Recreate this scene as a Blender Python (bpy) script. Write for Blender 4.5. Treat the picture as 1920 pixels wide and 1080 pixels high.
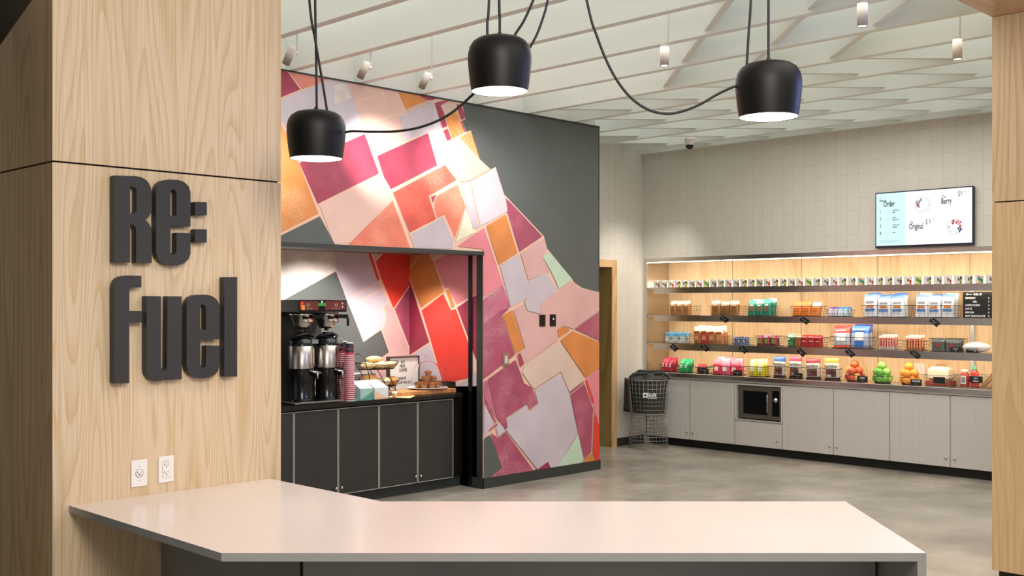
import bpy, bmesh, math, random
from mathutils import Vector, Matrix
random.seed(7)
for o in list(bpy.data.objects): bpy.data.objects.remove(o)
SC = bpy.context.scene
C = SC.collection
PI = math.pi
def hx(h, a=1.0):
    h = h.lstrip('#'); r = [int(h[i:i+2], 16)/255 for i in (0, 2, 4)]
    return tuple((c/12.92 if c <= .04045 else ((c+.055)/1.055)**2.4) for c in r)+(a,)
# ---------------------------------------------------------------- camera
FPX, CX, HY, CAMH, PHI = 2035.0, 960.0, 569.0, 1.75, math.radians(44.5)
cam_d = bpy.data.cameras.new('camera'); cam = bpy.data.objects.new('camera', cam_d); C.objects.link(cam)
cam.location = (0, 0, CAMH); cam.rotation_euler = (PI/2, 0, PHI-PI/2)
cam_d.sensor_width = 36; cam_d.lens = 36*FPX/1920; cam_d.shift_y = (HY-540)/1920; cam_d.clip_start = .05
SC.camera = cam
# ---------------------------------------------------------------- world, exposure
w = bpy.data.worlds.new('world'); SC.world = w; w.use_nodes = True
w.node_tree.nodes['Background'].inputs[0].default_value = (1.0, .97, .93, 1)
w.node_tree.nodes['Background'].inputs[1].default_value = .48
SC.view_settings.view_transform = 'Standard'; SC.view_settings.look = 'None'
SC.view_settings.gamma = 1; SC.view_settings.exposure = 0.0; SC.view_settings.use_curve_mapping = False
# ---------------------------------------------------------------- room lights, mostly added fills
def area(name, loc, size, power, col=(1, .97, .92), rot=(0, 0, 0), sy=None, spread=None):
    d = bpy.data.lights.new(name, 'AREA'); d.energy = power; d.color = col; d.size = size
    d.shape = 'RECTANGLE'; d.size_y = sy or size
    if spread: d.spread = spread
    o = bpy.data.objects.new(name, d); o.location = loc; o.rotation_euler = rot; C.objects.link(o); return o
def spot(name, loc, target, power, angle, col=(1, .95, .88), blend=.6, r=.03):
    d = bpy.data.lights.new(name, 'SPOT'); d.energy = power; d.color = col; d.spot_size = math.radians(angle)
    d.spot_blend = blend; d.shadow_soft_size = r
    o = bpy.data.objects.new(name, d); o.location = loc
    o.rotation_euler = (Vector(target)-Vector(loc)).to_track_quat('-Z', 'Y').to_euler(); C.objects.link(o); return o
area('fin_fill_light', (7.0, 5.4, 4.05), 7.6, 160, (.98, 1, .97), sy=5.6)  # unseen fill added above the fins to brighten their faces
area('room_fill_light', (7.3, 4.6, 3.56), 5.5, 150, (1, .97, .94), sy=3.4)  # unseen fill added under the fins to lift the whole room
lo_ = area('column_fill_light', (.9, .1, 3.2), 1.2, 125, (1, .94, .87)); lo_.rotation_euler = (Vector((2.7, 4.4, 1.7))-Vector((.9, .1, 3.2))).to_track_quat('-Z', 'Y').to_euler()  # unseen frontal fill added for the left column and its letters
area('counter_fill_light', (3.6, 1.2, 3.45), 1.6, 22, (1, .97, .96))  # unseen soft fill added over the foreground counter
bl_ = area('blue_sign_light', (6.5, .9, 2.85), .7, 34, (.32, .42, 1.0)); bl_.rotation_euler = (Vector((3.2, 3.4, 3.0))-Vector((6.5, .9, 2.85))).to_track_quat('-Z', 'Y').to_euler()
spot('wall_wash_beam', (10.25, 7.3, 3.4), (10.5, 8.4, 1.2), 120, 70, blend=1)
# ---------------------------------------------------------------- pixel helpers (rays through the photograph onto real planes)
cF, sF = math.cos(PHI), math.sin(PHI)
def ray(u, v): a = (u-CX)/FPX; return (cF+a*sF, sF-a*cF, (HY-v)/FPX)
def on_x(u, v, X): r = ray(u, v); t = X/r[0]; return Vector((X, r[1]*t, CAMH+r[2]*t))
def on_y(u, v, Y): r = ray(u, v); t = Y/r[1]; return Vector((r[0]*t, Y, CAMH+r[2]*t))
def on_z(u, v, Z): r = ray(u, v); t = (Z-CAMH)/r[2]; return Vector((r[0]*t, r[1]*t, Z))
# ---------------------------------------------------------------- materials
def mat(name, col, rough=.5, metal=0, emit=None, es=1, alpha=None, spec=None, coat=0):
    m = bpy.data.materials.new(name); m.use_nodes = True; b = m.node_tree.nodes['Principled BSDF']
    c = hx(col) if isinstance(col, str) else col
    b.inputs['Base Color'].default_value = c; b.inputs['Roughness'].default_value = rough; b.inputs['Metallic'].default_value = metal
    if emit: b.inputs['Emission Color'].default_value = hx(emit); b.inputs['Emission Strength'].default_value = es
    if spec is not None: b.inputs['Specular IOR Level'].default_value = spec
    if coat: b.inputs['Coat Weight'].default_value = coat; b.inputs['Coat Roughness'].default_value = .1
    return m
def nodes(m): nt = m.node_tree; return nt, nt.nodes, nt.links, nt.nodes['Principled BSDF']
def N(nt, t, **k):
    n = nt.nodes.new(t)
    for a, b in k.items(): setattr(n, a, b)
    return n
def ramp(nt, stops):
    r = nt.nodes.new('ShaderNodeValToRGB'); e = r.color_ramp.elements
    e[0].position, e[0].color = stops[0][0], stops[0][1]; e[1].position, e[1].color = stops[-1][0], stops[-1][1]
    for p, c in stops[1:-1]: x = e.new(p); x.color = c
    return r
def worldpos(nt, scale, rot=(0, 0, 0)):
    g = N(nt, 'ShaderNodeNewGeometry'); mp = N(nt, 'ShaderNodeMapping'); mp.inputs['Scale'].default_value = scale
    mp.inputs['Rotation'].default_value = rot
    nt.links.new(g.outputs['Position'], mp.inputs['Vector']); return mp.outputs[0]
def noisy(name, col, amt=.12, scale=8, rough=.5, metal=0, bump=0, spec=None, speck=None, sthr=.62):
    """a colour with a gentle mottle; speck = hex colour of paper flecks"""
    m = mat(name, col, rough, metal, spec=spec); nt, nd, lk, b = nodes(m); c = hx(col)
    v = worldpos(nt, (1, 1, 1)); n = N(nt, 'ShaderNodeTexNoise'); n.inputs['Scale'].default_value = scale; n.inputs['Detail'].default_value = 6
    lk.new(v, n.inputs['Vector'])
    r = ramp(nt, [(.3, tuple(x*(1-amt) for x in c[:3])+(1,)), (.7, tuple(min(1, x*(1+amt)) for x in c[:3])+(1,))])
    lk.new(n.outputs[0], r.inputs[0]); out = r.outputs[0]
    if speck:
        n2 = N(nt, 'ShaderNodeTexNoise'); n2.inputs['Scale'].default_value = 130; n2.inputs['Detail'].default_value = 3; lk.new(v, n2.inputs['Vector'])
        n3 = N(nt, 'ShaderNodeTexNoise'); n3.inputs['Scale'].default_value = 3.2; n3.inputs['Detail'].default_value = 4; lk.new(v, n3.inputs['Vector'])
        r3 = ramp(nt, [(.48, (0, 0, 0, 1)), (.75, (1, 1, 1, 1))]); lk.new(n3.outputs[0], r3.inputs[0])
        r2 = ramp(nt, [(.48, (0, 0, 0, 1)), (.6, (1, 1, 1, 1))]); lk.new(n2.outputs[0], r2.inputs[0])
        mu = N(nt, 'ShaderNodeMath', operation='MULTIPLY'); lk.new(r2.outputs[0], mu.inputs[0]); lk.new(r3.outputs[0], mu.inputs[1])
        mx = N(nt, 'ShaderNodeMix', data_type='RGBA'); lk.new(mu.outputs[0], mx.inputs[0]); lk.new(out, mx.inputs[6]); mx.inputs[7].default_value = hx(speck)
        out = mx.outputs[2]
    lk.new(out, b.inputs['Base Color'])
    if bump:
        bp = N(nt, 'ShaderNodeBump'); bp.inputs['Strength'].default_value = bump; bp.inputs['Distance'].default_value = .01
        lk.new(n.outputs[0], bp.inputs['Height']); lk.new(bp.outputs[0], b.inputs['Normal'])
    return m
def wood(name, c1, c2, along='XZ', rough=.42, lines=13, sx=2.6, sz=.34, seed=0):
    """veneer: contour lines of a stretched noise give the cathedral figure"""
    m = mat(name, c1, rough); nt, nd, lk, b = nodes(m)
    sc = {'XZ': (sx, 0, sz), 'YZ': (0, sx, sz), 'XYZ': (sx, sx, sz), 'ZY': (0, sz, sx), 'FLAT': (sz, sx, 0)}[along]
    mp = worldpos(nt, sc); md = N(nt, 'ShaderNodeVectorMath', operation='ADD'); md.inputs[1].default_value = (seed, seed*.7, seed*1.3); lk.new(mp, md.inputs[0])
    n = N(nt, 'ShaderNodeTexNoise'); n.inputs['Scale'].default_value = 1.0; n.inputs['Detail'].default_value = 1.2; n.inputs['Roughness'].default_value = .35; n.inputs['Distortion'].default_value = .25
    lk.new(md.outputs[0], n.inputs['Vector'])
    a = N(nt, 'ShaderNodeMath', operation='MULTIPLY'); a.inputs[1].default_value = lines; lk.new(n.outputs[0], a.inputs[0])
    f = N(nt, 'ShaderNodeMath', operation='FRACT'); lk.new(a.outputs[0], f.inputs[0])
    r = ramp(nt, [(0, hx(c2)), (.22, tuple((x+y)/2 for x, y in zip(hx(c1), hx(c2)))), (.5, hx(c1)), (.93, hx(c1)), (1, hx(c2))]); lk.new(f.outputs[0], r.inputs[0])
    fs = worldpos(nt, tuple(x*(45 if x == sx else 5) for x in sc)); n2 = N(nt, 'ShaderNodeTexNoise'); n2.inputs['Scale'].default_value = 1; n2.inputs['Detail'].default_value = 3
    lk.new(fs, n2.inputs['Vector']); r2 = ramp(nt, [(.35, (.80, .76, .70, 1)), (.6, (1, 1, 1, 1))]); lk.new(n2.outputs[0], r2.inputs[0])
    mx = N(nt, 'ShaderNodeMix', data_type='RGBA', blend_type='MULTIPLY'); mx.inputs[0].default_value = .75
    lk.new(r.outputs[0], mx.inputs[6]); lk.new(r2.outputs[0], mx.inputs[7]); lk.new(mx.outputs[2], b.inputs['Base Color'])
    return m
M = {}
M['ash'] = wood('ash_veneer', '#d9c3a4', '#ccb088', 'XZ', lines=22, sx=5.2, sz=.36)
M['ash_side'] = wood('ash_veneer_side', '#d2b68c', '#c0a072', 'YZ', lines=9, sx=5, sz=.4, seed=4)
M['oak'] = wood('oak_casing', '#d8b183', '#c39663', 'XYZ', lines=8)
M['maple'] = wood('maple_back_panel', '#ecd0a8', '#e4c294', 'YZ', lines=5, sx=1.1, sz=.5, rough=.35)
M['board'] = wood('butcher_board', '#c98d55', '#a5693a', 'XYZ', lines=5, sx=14, sz=2)
M['black_gap'] = mat('black_gap', '#060606', .8)
M['black'] = mat('black_paint', '#0b0b0b', .6)
M['slate'] = noisy('slate_paint', '#545856', .05, 3, .45)
M['slate_dark'] = mat('dark_grey_trim', '#2f3230', .5)
M['base_dark'] = mat('rubber_base', '#2c2d2c', .55)
M['letter'] = mat('charcoal_letter', '#2b2928', .5)
M['quartz'] = noisy('white_quartz', '#e2d3ca', .015, 30, .17)
M['quartz_shade'] = noisy('shaded_quartz_edge', '#9b9995', .02, 30, .3)  # same white quartz, shade from overhead light painted into edges and leg
M['laminate'] = noisy('grey_counter_panel', '#8a8e8d', .1, 2.5, .5)
M['white'] = mat('white_paint', '#e6e2da', .55)
M['fin'] = mat('white_fin_paint', '#dfe3dc', .6)
M['deck'] = mat('white_ceiling_deck', '#e8e8e4', .7)
M['plastic_white'] = mat('white_plastic', '#e9e4e0', .35)
M['fixture'] = mat('fixture_cream', '#cfc6ba', .45)
M['ink'] = mat('black_ink', '#141414', .5)
M['lampblack'] = mat('lamp_black', '#0d0b0b', .5, spec=.3)
M['lampwhite'] = mat('lamp_inside', '#ffffff', .5, emit='#fff1dc', es=6)
M['glow'] = mat('lit_lens', '#ffffff', .5, emit='#fff4e6', es=30)
M['cord'] = mat('black_cord', '#0a0a0a', .55)
M['chrome'] = mat('chrome', '#c9c9c9', .18, 1)
M['steel'] = mat('stainless', '#c4beb8', .24, 1)
M['alu'] = mat('aluminium_edge', '#c4c2be', .35, .35)
M['wire'] = mat('dark_wire', '#2a2623', .45, .4)
M['wire_grey'] = mat('grey_wire', '#9c9a96', .35, .6)
M['wire_bronze'] = mat('bronze_wire', '#6b4f3c', .4, .6)
M['strip'] = mat('led_strip', '#ffffff', .5, emit='#ffe2ba', es=9)
M['chalk'] = mat('chalk_white', '#e9e9e9', .8)
M['tagblack'] = mat('tag_black', '#0e0e0e', .6)
M['hardblack'] = mat('gloss_black_plastic', '#0d0d10', .15)
def tile(name, vec):
    m = mat(name, '#cbc5bb', .5); nt, nd, lk, b = nodes(m)
    g = N(nt, 'ShaderNodeNewGeometry'); s = N(nt, 'ShaderNodeSeparateXYZ'); c = N(nt, 'ShaderNodeCombineXYZ'); lk.new(g.outputs['Position'], s.inputs[0])
    lk.new(s.outputs['Z'], c.inputs[0]); lk.new(s.outputs[vec], c.inputs[1])
    br = N(nt, 'ShaderNodeTexBrick'); br.inputs['Scale'].default_value = 1; br.inputs['Brick Width'].default_value = .262; br.inputs['Row Height'].default_value = .131
    br.inputs['Mortar Size'].default_value = .0022; br.inputs['Mortar Smooth'].default_value = .2
    br.inputs['Color1'].default_value = hx('#d2cdc3'); br.inputs['Color2'].default_value = hx('#cfcabf'); br.inputs['Mortar'].default_value = hx('#bdb5a4')
    lk.new(c.outputs[0], br.inputs['Vector']); lk.new(br.outputs['Color'], b.inputs['Base Color'])
    bp = N(nt, 'ShaderNodeBump'); bp.inputs['Strength'].default_value = .12; bp.inputs['Distance'].default_value = .002; bp.invert = True
    lk.new(br.outputs['Fac'], bp.inputs['Height']); lk.new(bp.outputs[0], b.inputs['Normal']); return m
M['tile_y'] = tile('wall_tile_right', 'Y'); M['tile_x'] = tile('wall_tile_back', 'X')
# polished concrete
m = M['concrete'] = mat('polished_concrete', '#8b857b', .2); nt, nd, lk, b = nodes(m)
v = worldpos(nt, (1, 1, 1)); n = N(nt, 'ShaderNodeTexNoise'); n.inputs['Scale'].default_value = 1.3; n.inputs['Detail'].default_value = 8; n.inputs['Roughness'].default_value = .6; lk.new(v, n.inputs['Vector'])
r = ramp(nt, [(.3, hx('#857e73')), (.55, hx('#a0998d')), (.75, hx('#b2aca1'))]); lk.new(n.outputs[0], r.inputs[0])
n2 = N(nt, 'ShaderNodeTexNoise'); n2.inputs['Scale'].default_value = 9; n2.inputs['Detail'].default_value = 2; lk.new(v, n2.inputs['Vector'])
r2 = ramp(nt, [(.735, (0, 0, 0, 1)), (.76, (1, 1, 1, 1))]); lk.new(n2.outputs[0], r2.inputs[0])
mx = N(nt, 'ShaderNodeMix', data_type='RGBA'); lk.new(r2.outputs[0], mx.inputs[0]); lk.new(r.outputs[0], mx.inputs[6]); mx.inputs[7].default_value = hx('#b5b0a7'); lk.new(mx.outputs[2], b.inputs['Base Color'])
r3 = ramp(nt, [(.3, (.14, .14, .14, 1)), (.7, (.30, .30, .30, 1))]); lk.new(n.outputs[0], r3.inputs[0]); lk.new(r3.outputs[0], b.inputs['Roughness'])
b.inputs['Specular IOR Level'].default_value = .5
# ribbed cabinet laminate
def ribbed(name, col, axis, rough, per=.0125, depth=.0015):
    m = mat(name, col, rough); nt, nd, lk, b = nodes(m)
    g = N(nt, 'ShaderNodeNewGeometry'); s = N(nt, 'ShaderNodeSeparateXYZ'); lk.new(g.outputs['Position'], s.inputs[0])
    a = N(nt, 'ShaderNodeMath', operation='MULTIPLY'); a.inputs[1].default_value = 2*PI/per; lk.new(s.outputs[axis], a.inputs[0])
    si = N(nt, 'ShaderNodeMath', operation='SINE'); lk.new(a.outputs[0], si.inputs[0])
    bp = N(nt, 'ShaderNodeBump'); bp.inputs['Strength'].default_value = .5; bp.inputs['Distance'].default_value = depth
    lk.new(si.outputs[0], bp.inputs['Height']); lk.new(bp.outputs[0], b.inputs['Normal']); return m
M['door_white'] = ribbed('ribbed_white_laminate', '#c6c3bc', 'Y', .22)
M['door_dark'] = noisy('dark_laminate', '#2b2a28', .12, 5, .45)
# glass
def glass(name, col=(1, 1, 1, 1), rough=0):
    m = mat(name, col, rough); b = m.node_tree.nodes['Principled BSDF']; b.inputs['Transmission Weight'].default_value = 1; b.inputs['IOR'].default_value = 1.1; b.inputs['Specular IOR Level'].default_value = .9; return m
M['glass'] = glass('clear_glass')
_pc = {}
def pm(col, rough=.5, metal=0):
    k = (col, rough, metal)
    if k not in _pc: _pc[k] = mat('paint_'+col.strip('#'), col, rough, metal)
    return _pc[k]
# ---------------------------------------------------------------- mesh builder
class MB:
    def __init__(s): s.v = []; s.f = []; s.mi = []; s.sm = []; s.mats = []
    def mid(s, m):
        if isinstance(m, str): m = M[m]
        if m not in s.mats: s.mats.append(m)
        return s.mats.index(m)
    def add(s, vs, fs, m, smooth=False, T=None):
        i = len(s.v); k = s.mid(m)
        s.v += [tuple(T @ Vector(p)) if T else tuple(p) for p in vs]
        for f in fs: s.f.append(tuple(i+j for j in f)); s.mi.append(k); s.sm.append(smooth)
        return s
    def box(s, a, b, m, T=None, bev=0):
        x0, y0, z0 = a; x1, y1, z1 = b
        if bev:
            e = bev; vs = []; 
            for z, q in ((z0, e), (z0+e, 0), (z1-e, 0), (z1, e)):
                X0, X1, Y0, Y1 = x0+q, x1-q, y0+q, y1-q
                vs += [(X0+e, Y0, z), (X1-e, Y0, z), (X1, Y0+e, z), (X1, Y1-e, z), (X1-e, Y1, z), (X0+e, Y1, z), (X0, Y1-e, z), (X0, Y0+e, z)]
            fs = [tuple(range(7, -1, -1)), tuple(range(24, 32))]
            for r in range(3): fs += [(r*8+j, r*8+(j+1) % 8, (r+1)*8+(j+1) % 8, (r+1)*8+j) for j in range(8)]
            return s.add(vs, fs, m, False, T)
        vs = [(x0, y0, z0), (x1, y0, z0), (x1, y1, z0), (x0, y1, z0), (x0, y0, z1), (x1, y0, z1), (x1, y1, z1), (x0, y1, z1)]
        return s.add(vs, [(0, 3, 2, 1), (4, 5, 6, 7), (0, 1, 5, 4), (1, 2, 6, 5), (2, 3, 7, 6), (3, 0, 4, 7)], m, False, T)
    def poly(s, pts, m, T=None): return s.add(pts, [tuple(range(len(pts)))], m, False, T)
    def prism(s, pts, z0, z1, m, T=None, side=None):
        n = len(pts); vs = [(x, y, z0) for x, y in pts]+[(x, y, z1) for x, y in pts]
        a = sum(pts[i][0]*pts[(i+1) % n][1]-pts[(i+1) % n][0]*pts[i][1] for i in range(n))
        s.add(vs, [tuple(range(n, 2*n)) if a > 0 else tuple(range(2*n-1, n-1, -1)), tuple(range(n-1, -1, -1)) if a > 0 else tuple(range(n))], m, False, T)
        return s.add(vs, [((i, (i+1) % n, n+(i+1) % n, n+i) if a > 0 else ((i+1) % n, i, n+i, n+(i+1) % n)) for i in range(n)], side or m, False, T)
    def lathe(s, prof, m, n=24, T=None, smooth=True, a0=0, a1=2*PI, mf=None):
        full = abs(a1-a0-2*PI) < 1e-6; k = n if full else n+1; vs = []
        for r, z in prof:
            for i in range(k): a = a0+(a1-a0)*i/n; vs.append((r*math.cos(a), r*math.sin(a), z))
        for j in range(len(prof)-1):
            for i in range(n):
                i2 = (i+1) % k; f = (j*k+i, j*k+i2, (j+1)*k+i2, (j+1)*k+i)
                s.add([vs[q] for q in f], [(0, 1, 2, 3)], mf(j, i) if mf else m, smooth, T) if mf else None
        if not mf:
            s.add(vs, [(j*k+i, j*k+(i+1) % k, (j+1)*k+(i+1) % k, (j+1)*k+i) for j in range(len(prof)-1) for i in range(n)], m, smooth, T)
        return s
    def tube(s, path, r, m, n=6, T=None, closed=False, smooth=True):
        P = [Vector(p) for p in path]; L = len(P); vs = []; up = None
        for i, p in enumerate(P):
            d = (P[(i+1) % L]-P[i-1]) if closed else (P[min(i+1, L-1)]-P[max(i-1, 0)])
            d = d.normalized() if d.length > 1e-9 else Vector((0, 0, 1))
            if up is None: up = Vector((0, 0, 1)) if abs(d.z) < .9 else Vector((1, 0, 0))
            a = d.cross(up); a = a.normalized() if a.length > 1e-6 else d.orthogonal().normalized(); c = a.cross(d).normalized(); up = c
            rr = r[i] if isinstance(r, (list, tuple)) else r
            for j in range(n): t = 2*PI*j/n; vs.append(tuple(p+a*math.cos(t)*rr+c*math.sin(t)*rr))
        fs = []; R = L if closed else L-1
        for i in range(R):
            i2 = (i+1) % L
            fs += [(i*n+j, i*n+(j+1) % n, i2*n+(j+1) % n, i2*n+j) for j in range(n)]
        if not closed: fs += [tuple(range(n-1, -1, -1)), tuple((L-1)*n+j for j in range(n))]
        return s.add(vs, fs, m, smooth, T)
    def ball(s, c, r, m, n=14, T=None, sq=(1, 1, 1), k=8):
        prof = [(r*math.sin(PI*i/k)+1e-5, -r*math.cos(PI*i/k)) for i in range(k+1)]
        t = Matrix.Translation(c) @ Matrix.Diagonal((*sq, 1)); return s.lathe(prof, m, n, (T @ t) if T else t)
    def build(s, name, parent=None, loc=None, rot=None):
        me = bpy.data.meshes.new(name); me.from_pydata(s.v, [], s.f)
        for m in s.mats: me.materials.append(m)
        me.polygons.foreach_set('material_index', s.mi); me.polygons.foreach_set('use_smooth', s.sm); me.update()
        o = bpy.data.objects.new(name, me); C.objects.link(o)
        if parent: o.parent = parent
        if loc: o.location = loc
        if rot: o.rotation_euler = rot
        return o
def tag(o, label, cat, group=None):
    o['label'] = label; o['category'] = cat
    if group: o['group'] = group
    return o
def thing(name, label, cat, loc=(0, 0, 0), rz=0, group=None, rot=None):
    o = bpy.data.objects.new(name, None); C.objects.link(o); o.empty_display_size = .1
    o.location = loc; o.rotation_euler = rot or (0, 0, rz); return tag(o, label, cat, group)
def struct(o, label=None):
    o['kind'] = 'structure'
    if label: o['label'] = label
    return o
def dup(root, label=None, loc=None, rz=None, group=None):
    r = root.copy(); C.objects.link(r)
    for ch in list(root.children):
        c = ch.copy(); C.objects.link(c); c.parent = r
        for g in list(ch.children): d = g.copy(); C.objects.link(d); d.parent = c
    if label: r['label'] = label
    if loc is not None: r.location = loc
    if rz is not None: r.rotation_euler = (0, 0, rz)
    if group: r['group'] = group
    return r
# orientation frames: drawings are made in a local (right, up, out) frame
def FY(x, y, z): return Matrix(((1, 0, 0, x), (0, 0, -1, y), (0, 1, 0, z), (0, 0, 0, 1)))     # faces -Y
def FX(x, y, z): return Matrix(((0, 0, -1, x), (-1, 0, 0, y), (0, 1, 0, z), (0, 0, 0, 1)))    # faces -X
def curve_geo(cu):
    o = bpy.data.objects.new('tmp', cu); C.objects.link(o); bpy.context.view_layer.update()
    dg = bpy.context.evaluated_depsgraph_get(); me = bpy.data.meshes.new_from_object(o.evaluated_get(dg))
    vs = [tuple(v.co) for v in me.vertices]; fs = [tuple(p.vertices) for p in me.polygons]
    bpy.data.objects.remove(o); bpy.data.meshes.remove(me); bpy.data.curves.remove(cu); return vs, fs
def text(mb, s, x, y, size, m, T, sx=1, align='LEFT', ex=.0004, z=0, bold=0, sh=0):
    cu = bpy.data.curves.new('t', 'FONT'); cu.body = s; cu.size = size; cu.align_x = align; cu.extrude = ex; cu.resolution_u = 2; cu.offset = bold; cu.shear = sh
    vs, fs = curve_geo(cu)
    if fs: mb.add(vs, fs, m, False, T @ Matrix.Translation((x, y, z)) @ Matrix.Diagonal((sx, 1, 1, 1)))
def outline(mb, loops, depth, m, T):
    cu = bpy.data.curves.new('o', 'CURVE'); cu.dimensions = '2D'; cu.fill_mode = 'BOTH'; cu.extrude = depth/2
    for lp in loops:
        sp = cu.splines.new('POLY'); sp.points.add(len(lp)-1); sp.use_cyclic_u = True
        for p, q in zip(sp.points, lp): p.co = (q[0], q[1], 0, 1)
    vs, fs = curve_geo(cu); mb.add(vs, fs, m, False, T)
# ================================================================ SETTING
XW, YB, YM, ZC = 10.9, 8.4, 7.38, 3.62          # right wall, back wall, mural wall, underside of the ceiling fins
XN, YN, ZN = 7.116, 8.45, 2.24                  # alcove side wall, alcove back wall, alcove soffit
struct(MB().box((-4, -4, -.1), (14, 12, 0), 'concrete').build('floor'))
struct(MB().box((2.6, 2.6, 4.1), (12, 9.2, 4.2), 'deck').build('ceiling'))
# right wall with the opening of the shelf recess
RY0, RY1, RZ0, RZ1, RD = 2.9, 8.338, .86, 2.285, .459
mb = MB()
struct(MB().box((XW, -1, RZ1), (XW+.6, YB+.3, 4.1), 'tile_y').build('wall_right'))
struct(MB().box((XW, RY1+.02, 0), (XW+.6, YB+.3, RZ1), 'tile_y').build('wall_right_corner')); struct(MB().box((XW, -1, 0), (XW+.6, RY0, RZ1), 'tile_y').build('wall_right_near'))
struct(MB().box((XW+RD+.02, RY0, 0), (XW+.6, RY1+.02, RZ1), 'tile_y').build('wall_right_recess'))
# back wall with a doorway (its right jamb shows past the mural wall)
mb = MB(); DX0, DX1, DZ = 9.35, 10.29, 2.22
mb.box((DX1, YB, 0), (XW, YB+.3, 4.1), 'tile_x'); mb.box((7.2, YB+.06, 0), (DX0, YB+.36, 4.1), 'tile_x'); mb.box((DX0, YB, DZ), (DX1, YB+.3, 4.1), 'tile_x')
mb.box((8.84, YB, 0), (DX0, YB+.3, 4.1), 'tile_x')
struct(mb.build('wall_back'))
d = struct(MB().box((DX0, YB+.3, 0), (DX1, YB+.35, DZ), wood('olive_door', '#8c7a4c', '#7a6a3e', 'XZ', lines=6)).build('door_1'))
mb = MB(); mb.box((DX1-.03, YB-.005, 0), (DX1, YB+.3, DZ), wood('olive_jamb', '#9a8450', '#86713f', 'YZ', lines=6)); mb.box((DX0, YB-.005, DZ-.03), (DX1, YB+.3, DZ), M['oak'])
mb.build('door_jamb', d)
mb = MB(); mb.box((DX1-.03, YB-.025, 0), (DX1+.065, YB, DZ+.06), 'oak'); mb.box((DX0-.05, YB-.025, DZ-.03), (DX1-.03, YB, DZ+.06), 'oak'); mb.build('door_casing', d)
struct(MB().box((DX1+.066, YB-.012, 0), (XW, YB-.001, .1), 'base_dark').build('baseboard_back'))
# ---------------------------------------------------------------- mural wall
LINE = noisy('mural_line_peach', '#e6bda9', .04, 6, .42)
mc = dict(crim=noisy('mural_crimson', '#a23850', .12, 5, .42, speck='#c06a80'), mag=noisy('mural_magenta', '#a24a62', .14, 5, .42, speck='#d09aa4'),
  magl=noisy('mural_light_magenta', '#b9657c', .14, 9, .42, speck='#e0b8ba'), salm=noisy('mural_salmon', '#e08a78', .08, 6, .42),
  lav=noisy('mural_lavender', '#bfb2bb', .07, 3, .42), lav2=noisy('mural_pale_lavender', '#cabfc8', .06, 4, .42), org=noisy('mural_orange', '#d98a48', .1, 6, .42, speck='#efc9a0'),
  orgd=noisy('mural_burnt_orange', '#cd7f44', .1, 6, .42), coral=noisy('mural_coral', '#d85a4c', .14, 6, .42, speck='#e79a84'), terra=noisy('mural_terracotta', '#dd7a63', .12, 8, .42, speck='#eab49c'),
  pink=noisy('mural_pink', '#d9808a', .07, 4, .42), blush=noisy('mural_blush', '#dcb6aa', .05, 4, .42), dusty=noisy('mural_dusty_pink', '#cfa3a0', .07, 4, .42),
  beige=noisy('mural_beige', '#cfb5a8', .06, 4, .42), mint=noisy('mural_mint', '#b9cdb7', .06, 4, .42), red=noisy('mural_red', '#dd3b30', .1, 4, .42, speck='#b23a44'),
  maroon=noisy('mural_maroon', '#8f2b42', .12, 5, .42), ivory=noisy('mural_ivory', '#e6dfc4', .05, 4, .42), frost=noisy('mural_frosted_pink', '#dcd0c8', .16, 7, .42), slate=M['slate'])
def cropf(ox, oy, s): return lambda p: (ox+p[0]*s, oy+p[1]*s)
kA, kB, kC, kN = cropf(500, 100, .37037), cropf(800, 150, .40741), cropf(860, 480, .42604), cropf(500, 440, .29619)
def paint(mb, plane, k, shapes, step=.0002, start=.0006, clip=None):
    d = start
    for m, pts in shapes:
        q = []
        for p in pts:
            u, v = k(p)
            w_ = on_y(u, v, YM) if plane == 'm' else on_y(u, v, YN) if plane == 'n' else on_x(u, v, XN)
            if clip: w_ = clip(w_)
            q.append((w_.x, w_.y-d, w_.z) if plane != 's' else (w_.x-d, w_.y, w_.z))
        mb.poly(q, mc[m] if m != 'line' else LINE); d += step
    return d
mb = MB()
# carcass: header over the alcove, pier right of it, bulkhead above
mb.box((2.0, YM, ZN), (XN, YM+.12, ZC), 'slate'); mb.box((XN, YM, 0), (8.82, YB, ZC), 'slate')
sil = [kA(p) for p in [(-420, -10), (-420, 960)]]+[(904, 469), (905.5, 916), (1122.5, 868)]+[kB(p) for p in [(790, 972), (765, 980), (740, 979), (712, 966), (688, 948), (668, 915), (555, 777), (540, 720), (357, 527), (317, 400), (293, 412), (243, 364), (203, 232), (182, 240), (163, 188), (178, 180), (160, 100)]]
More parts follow.
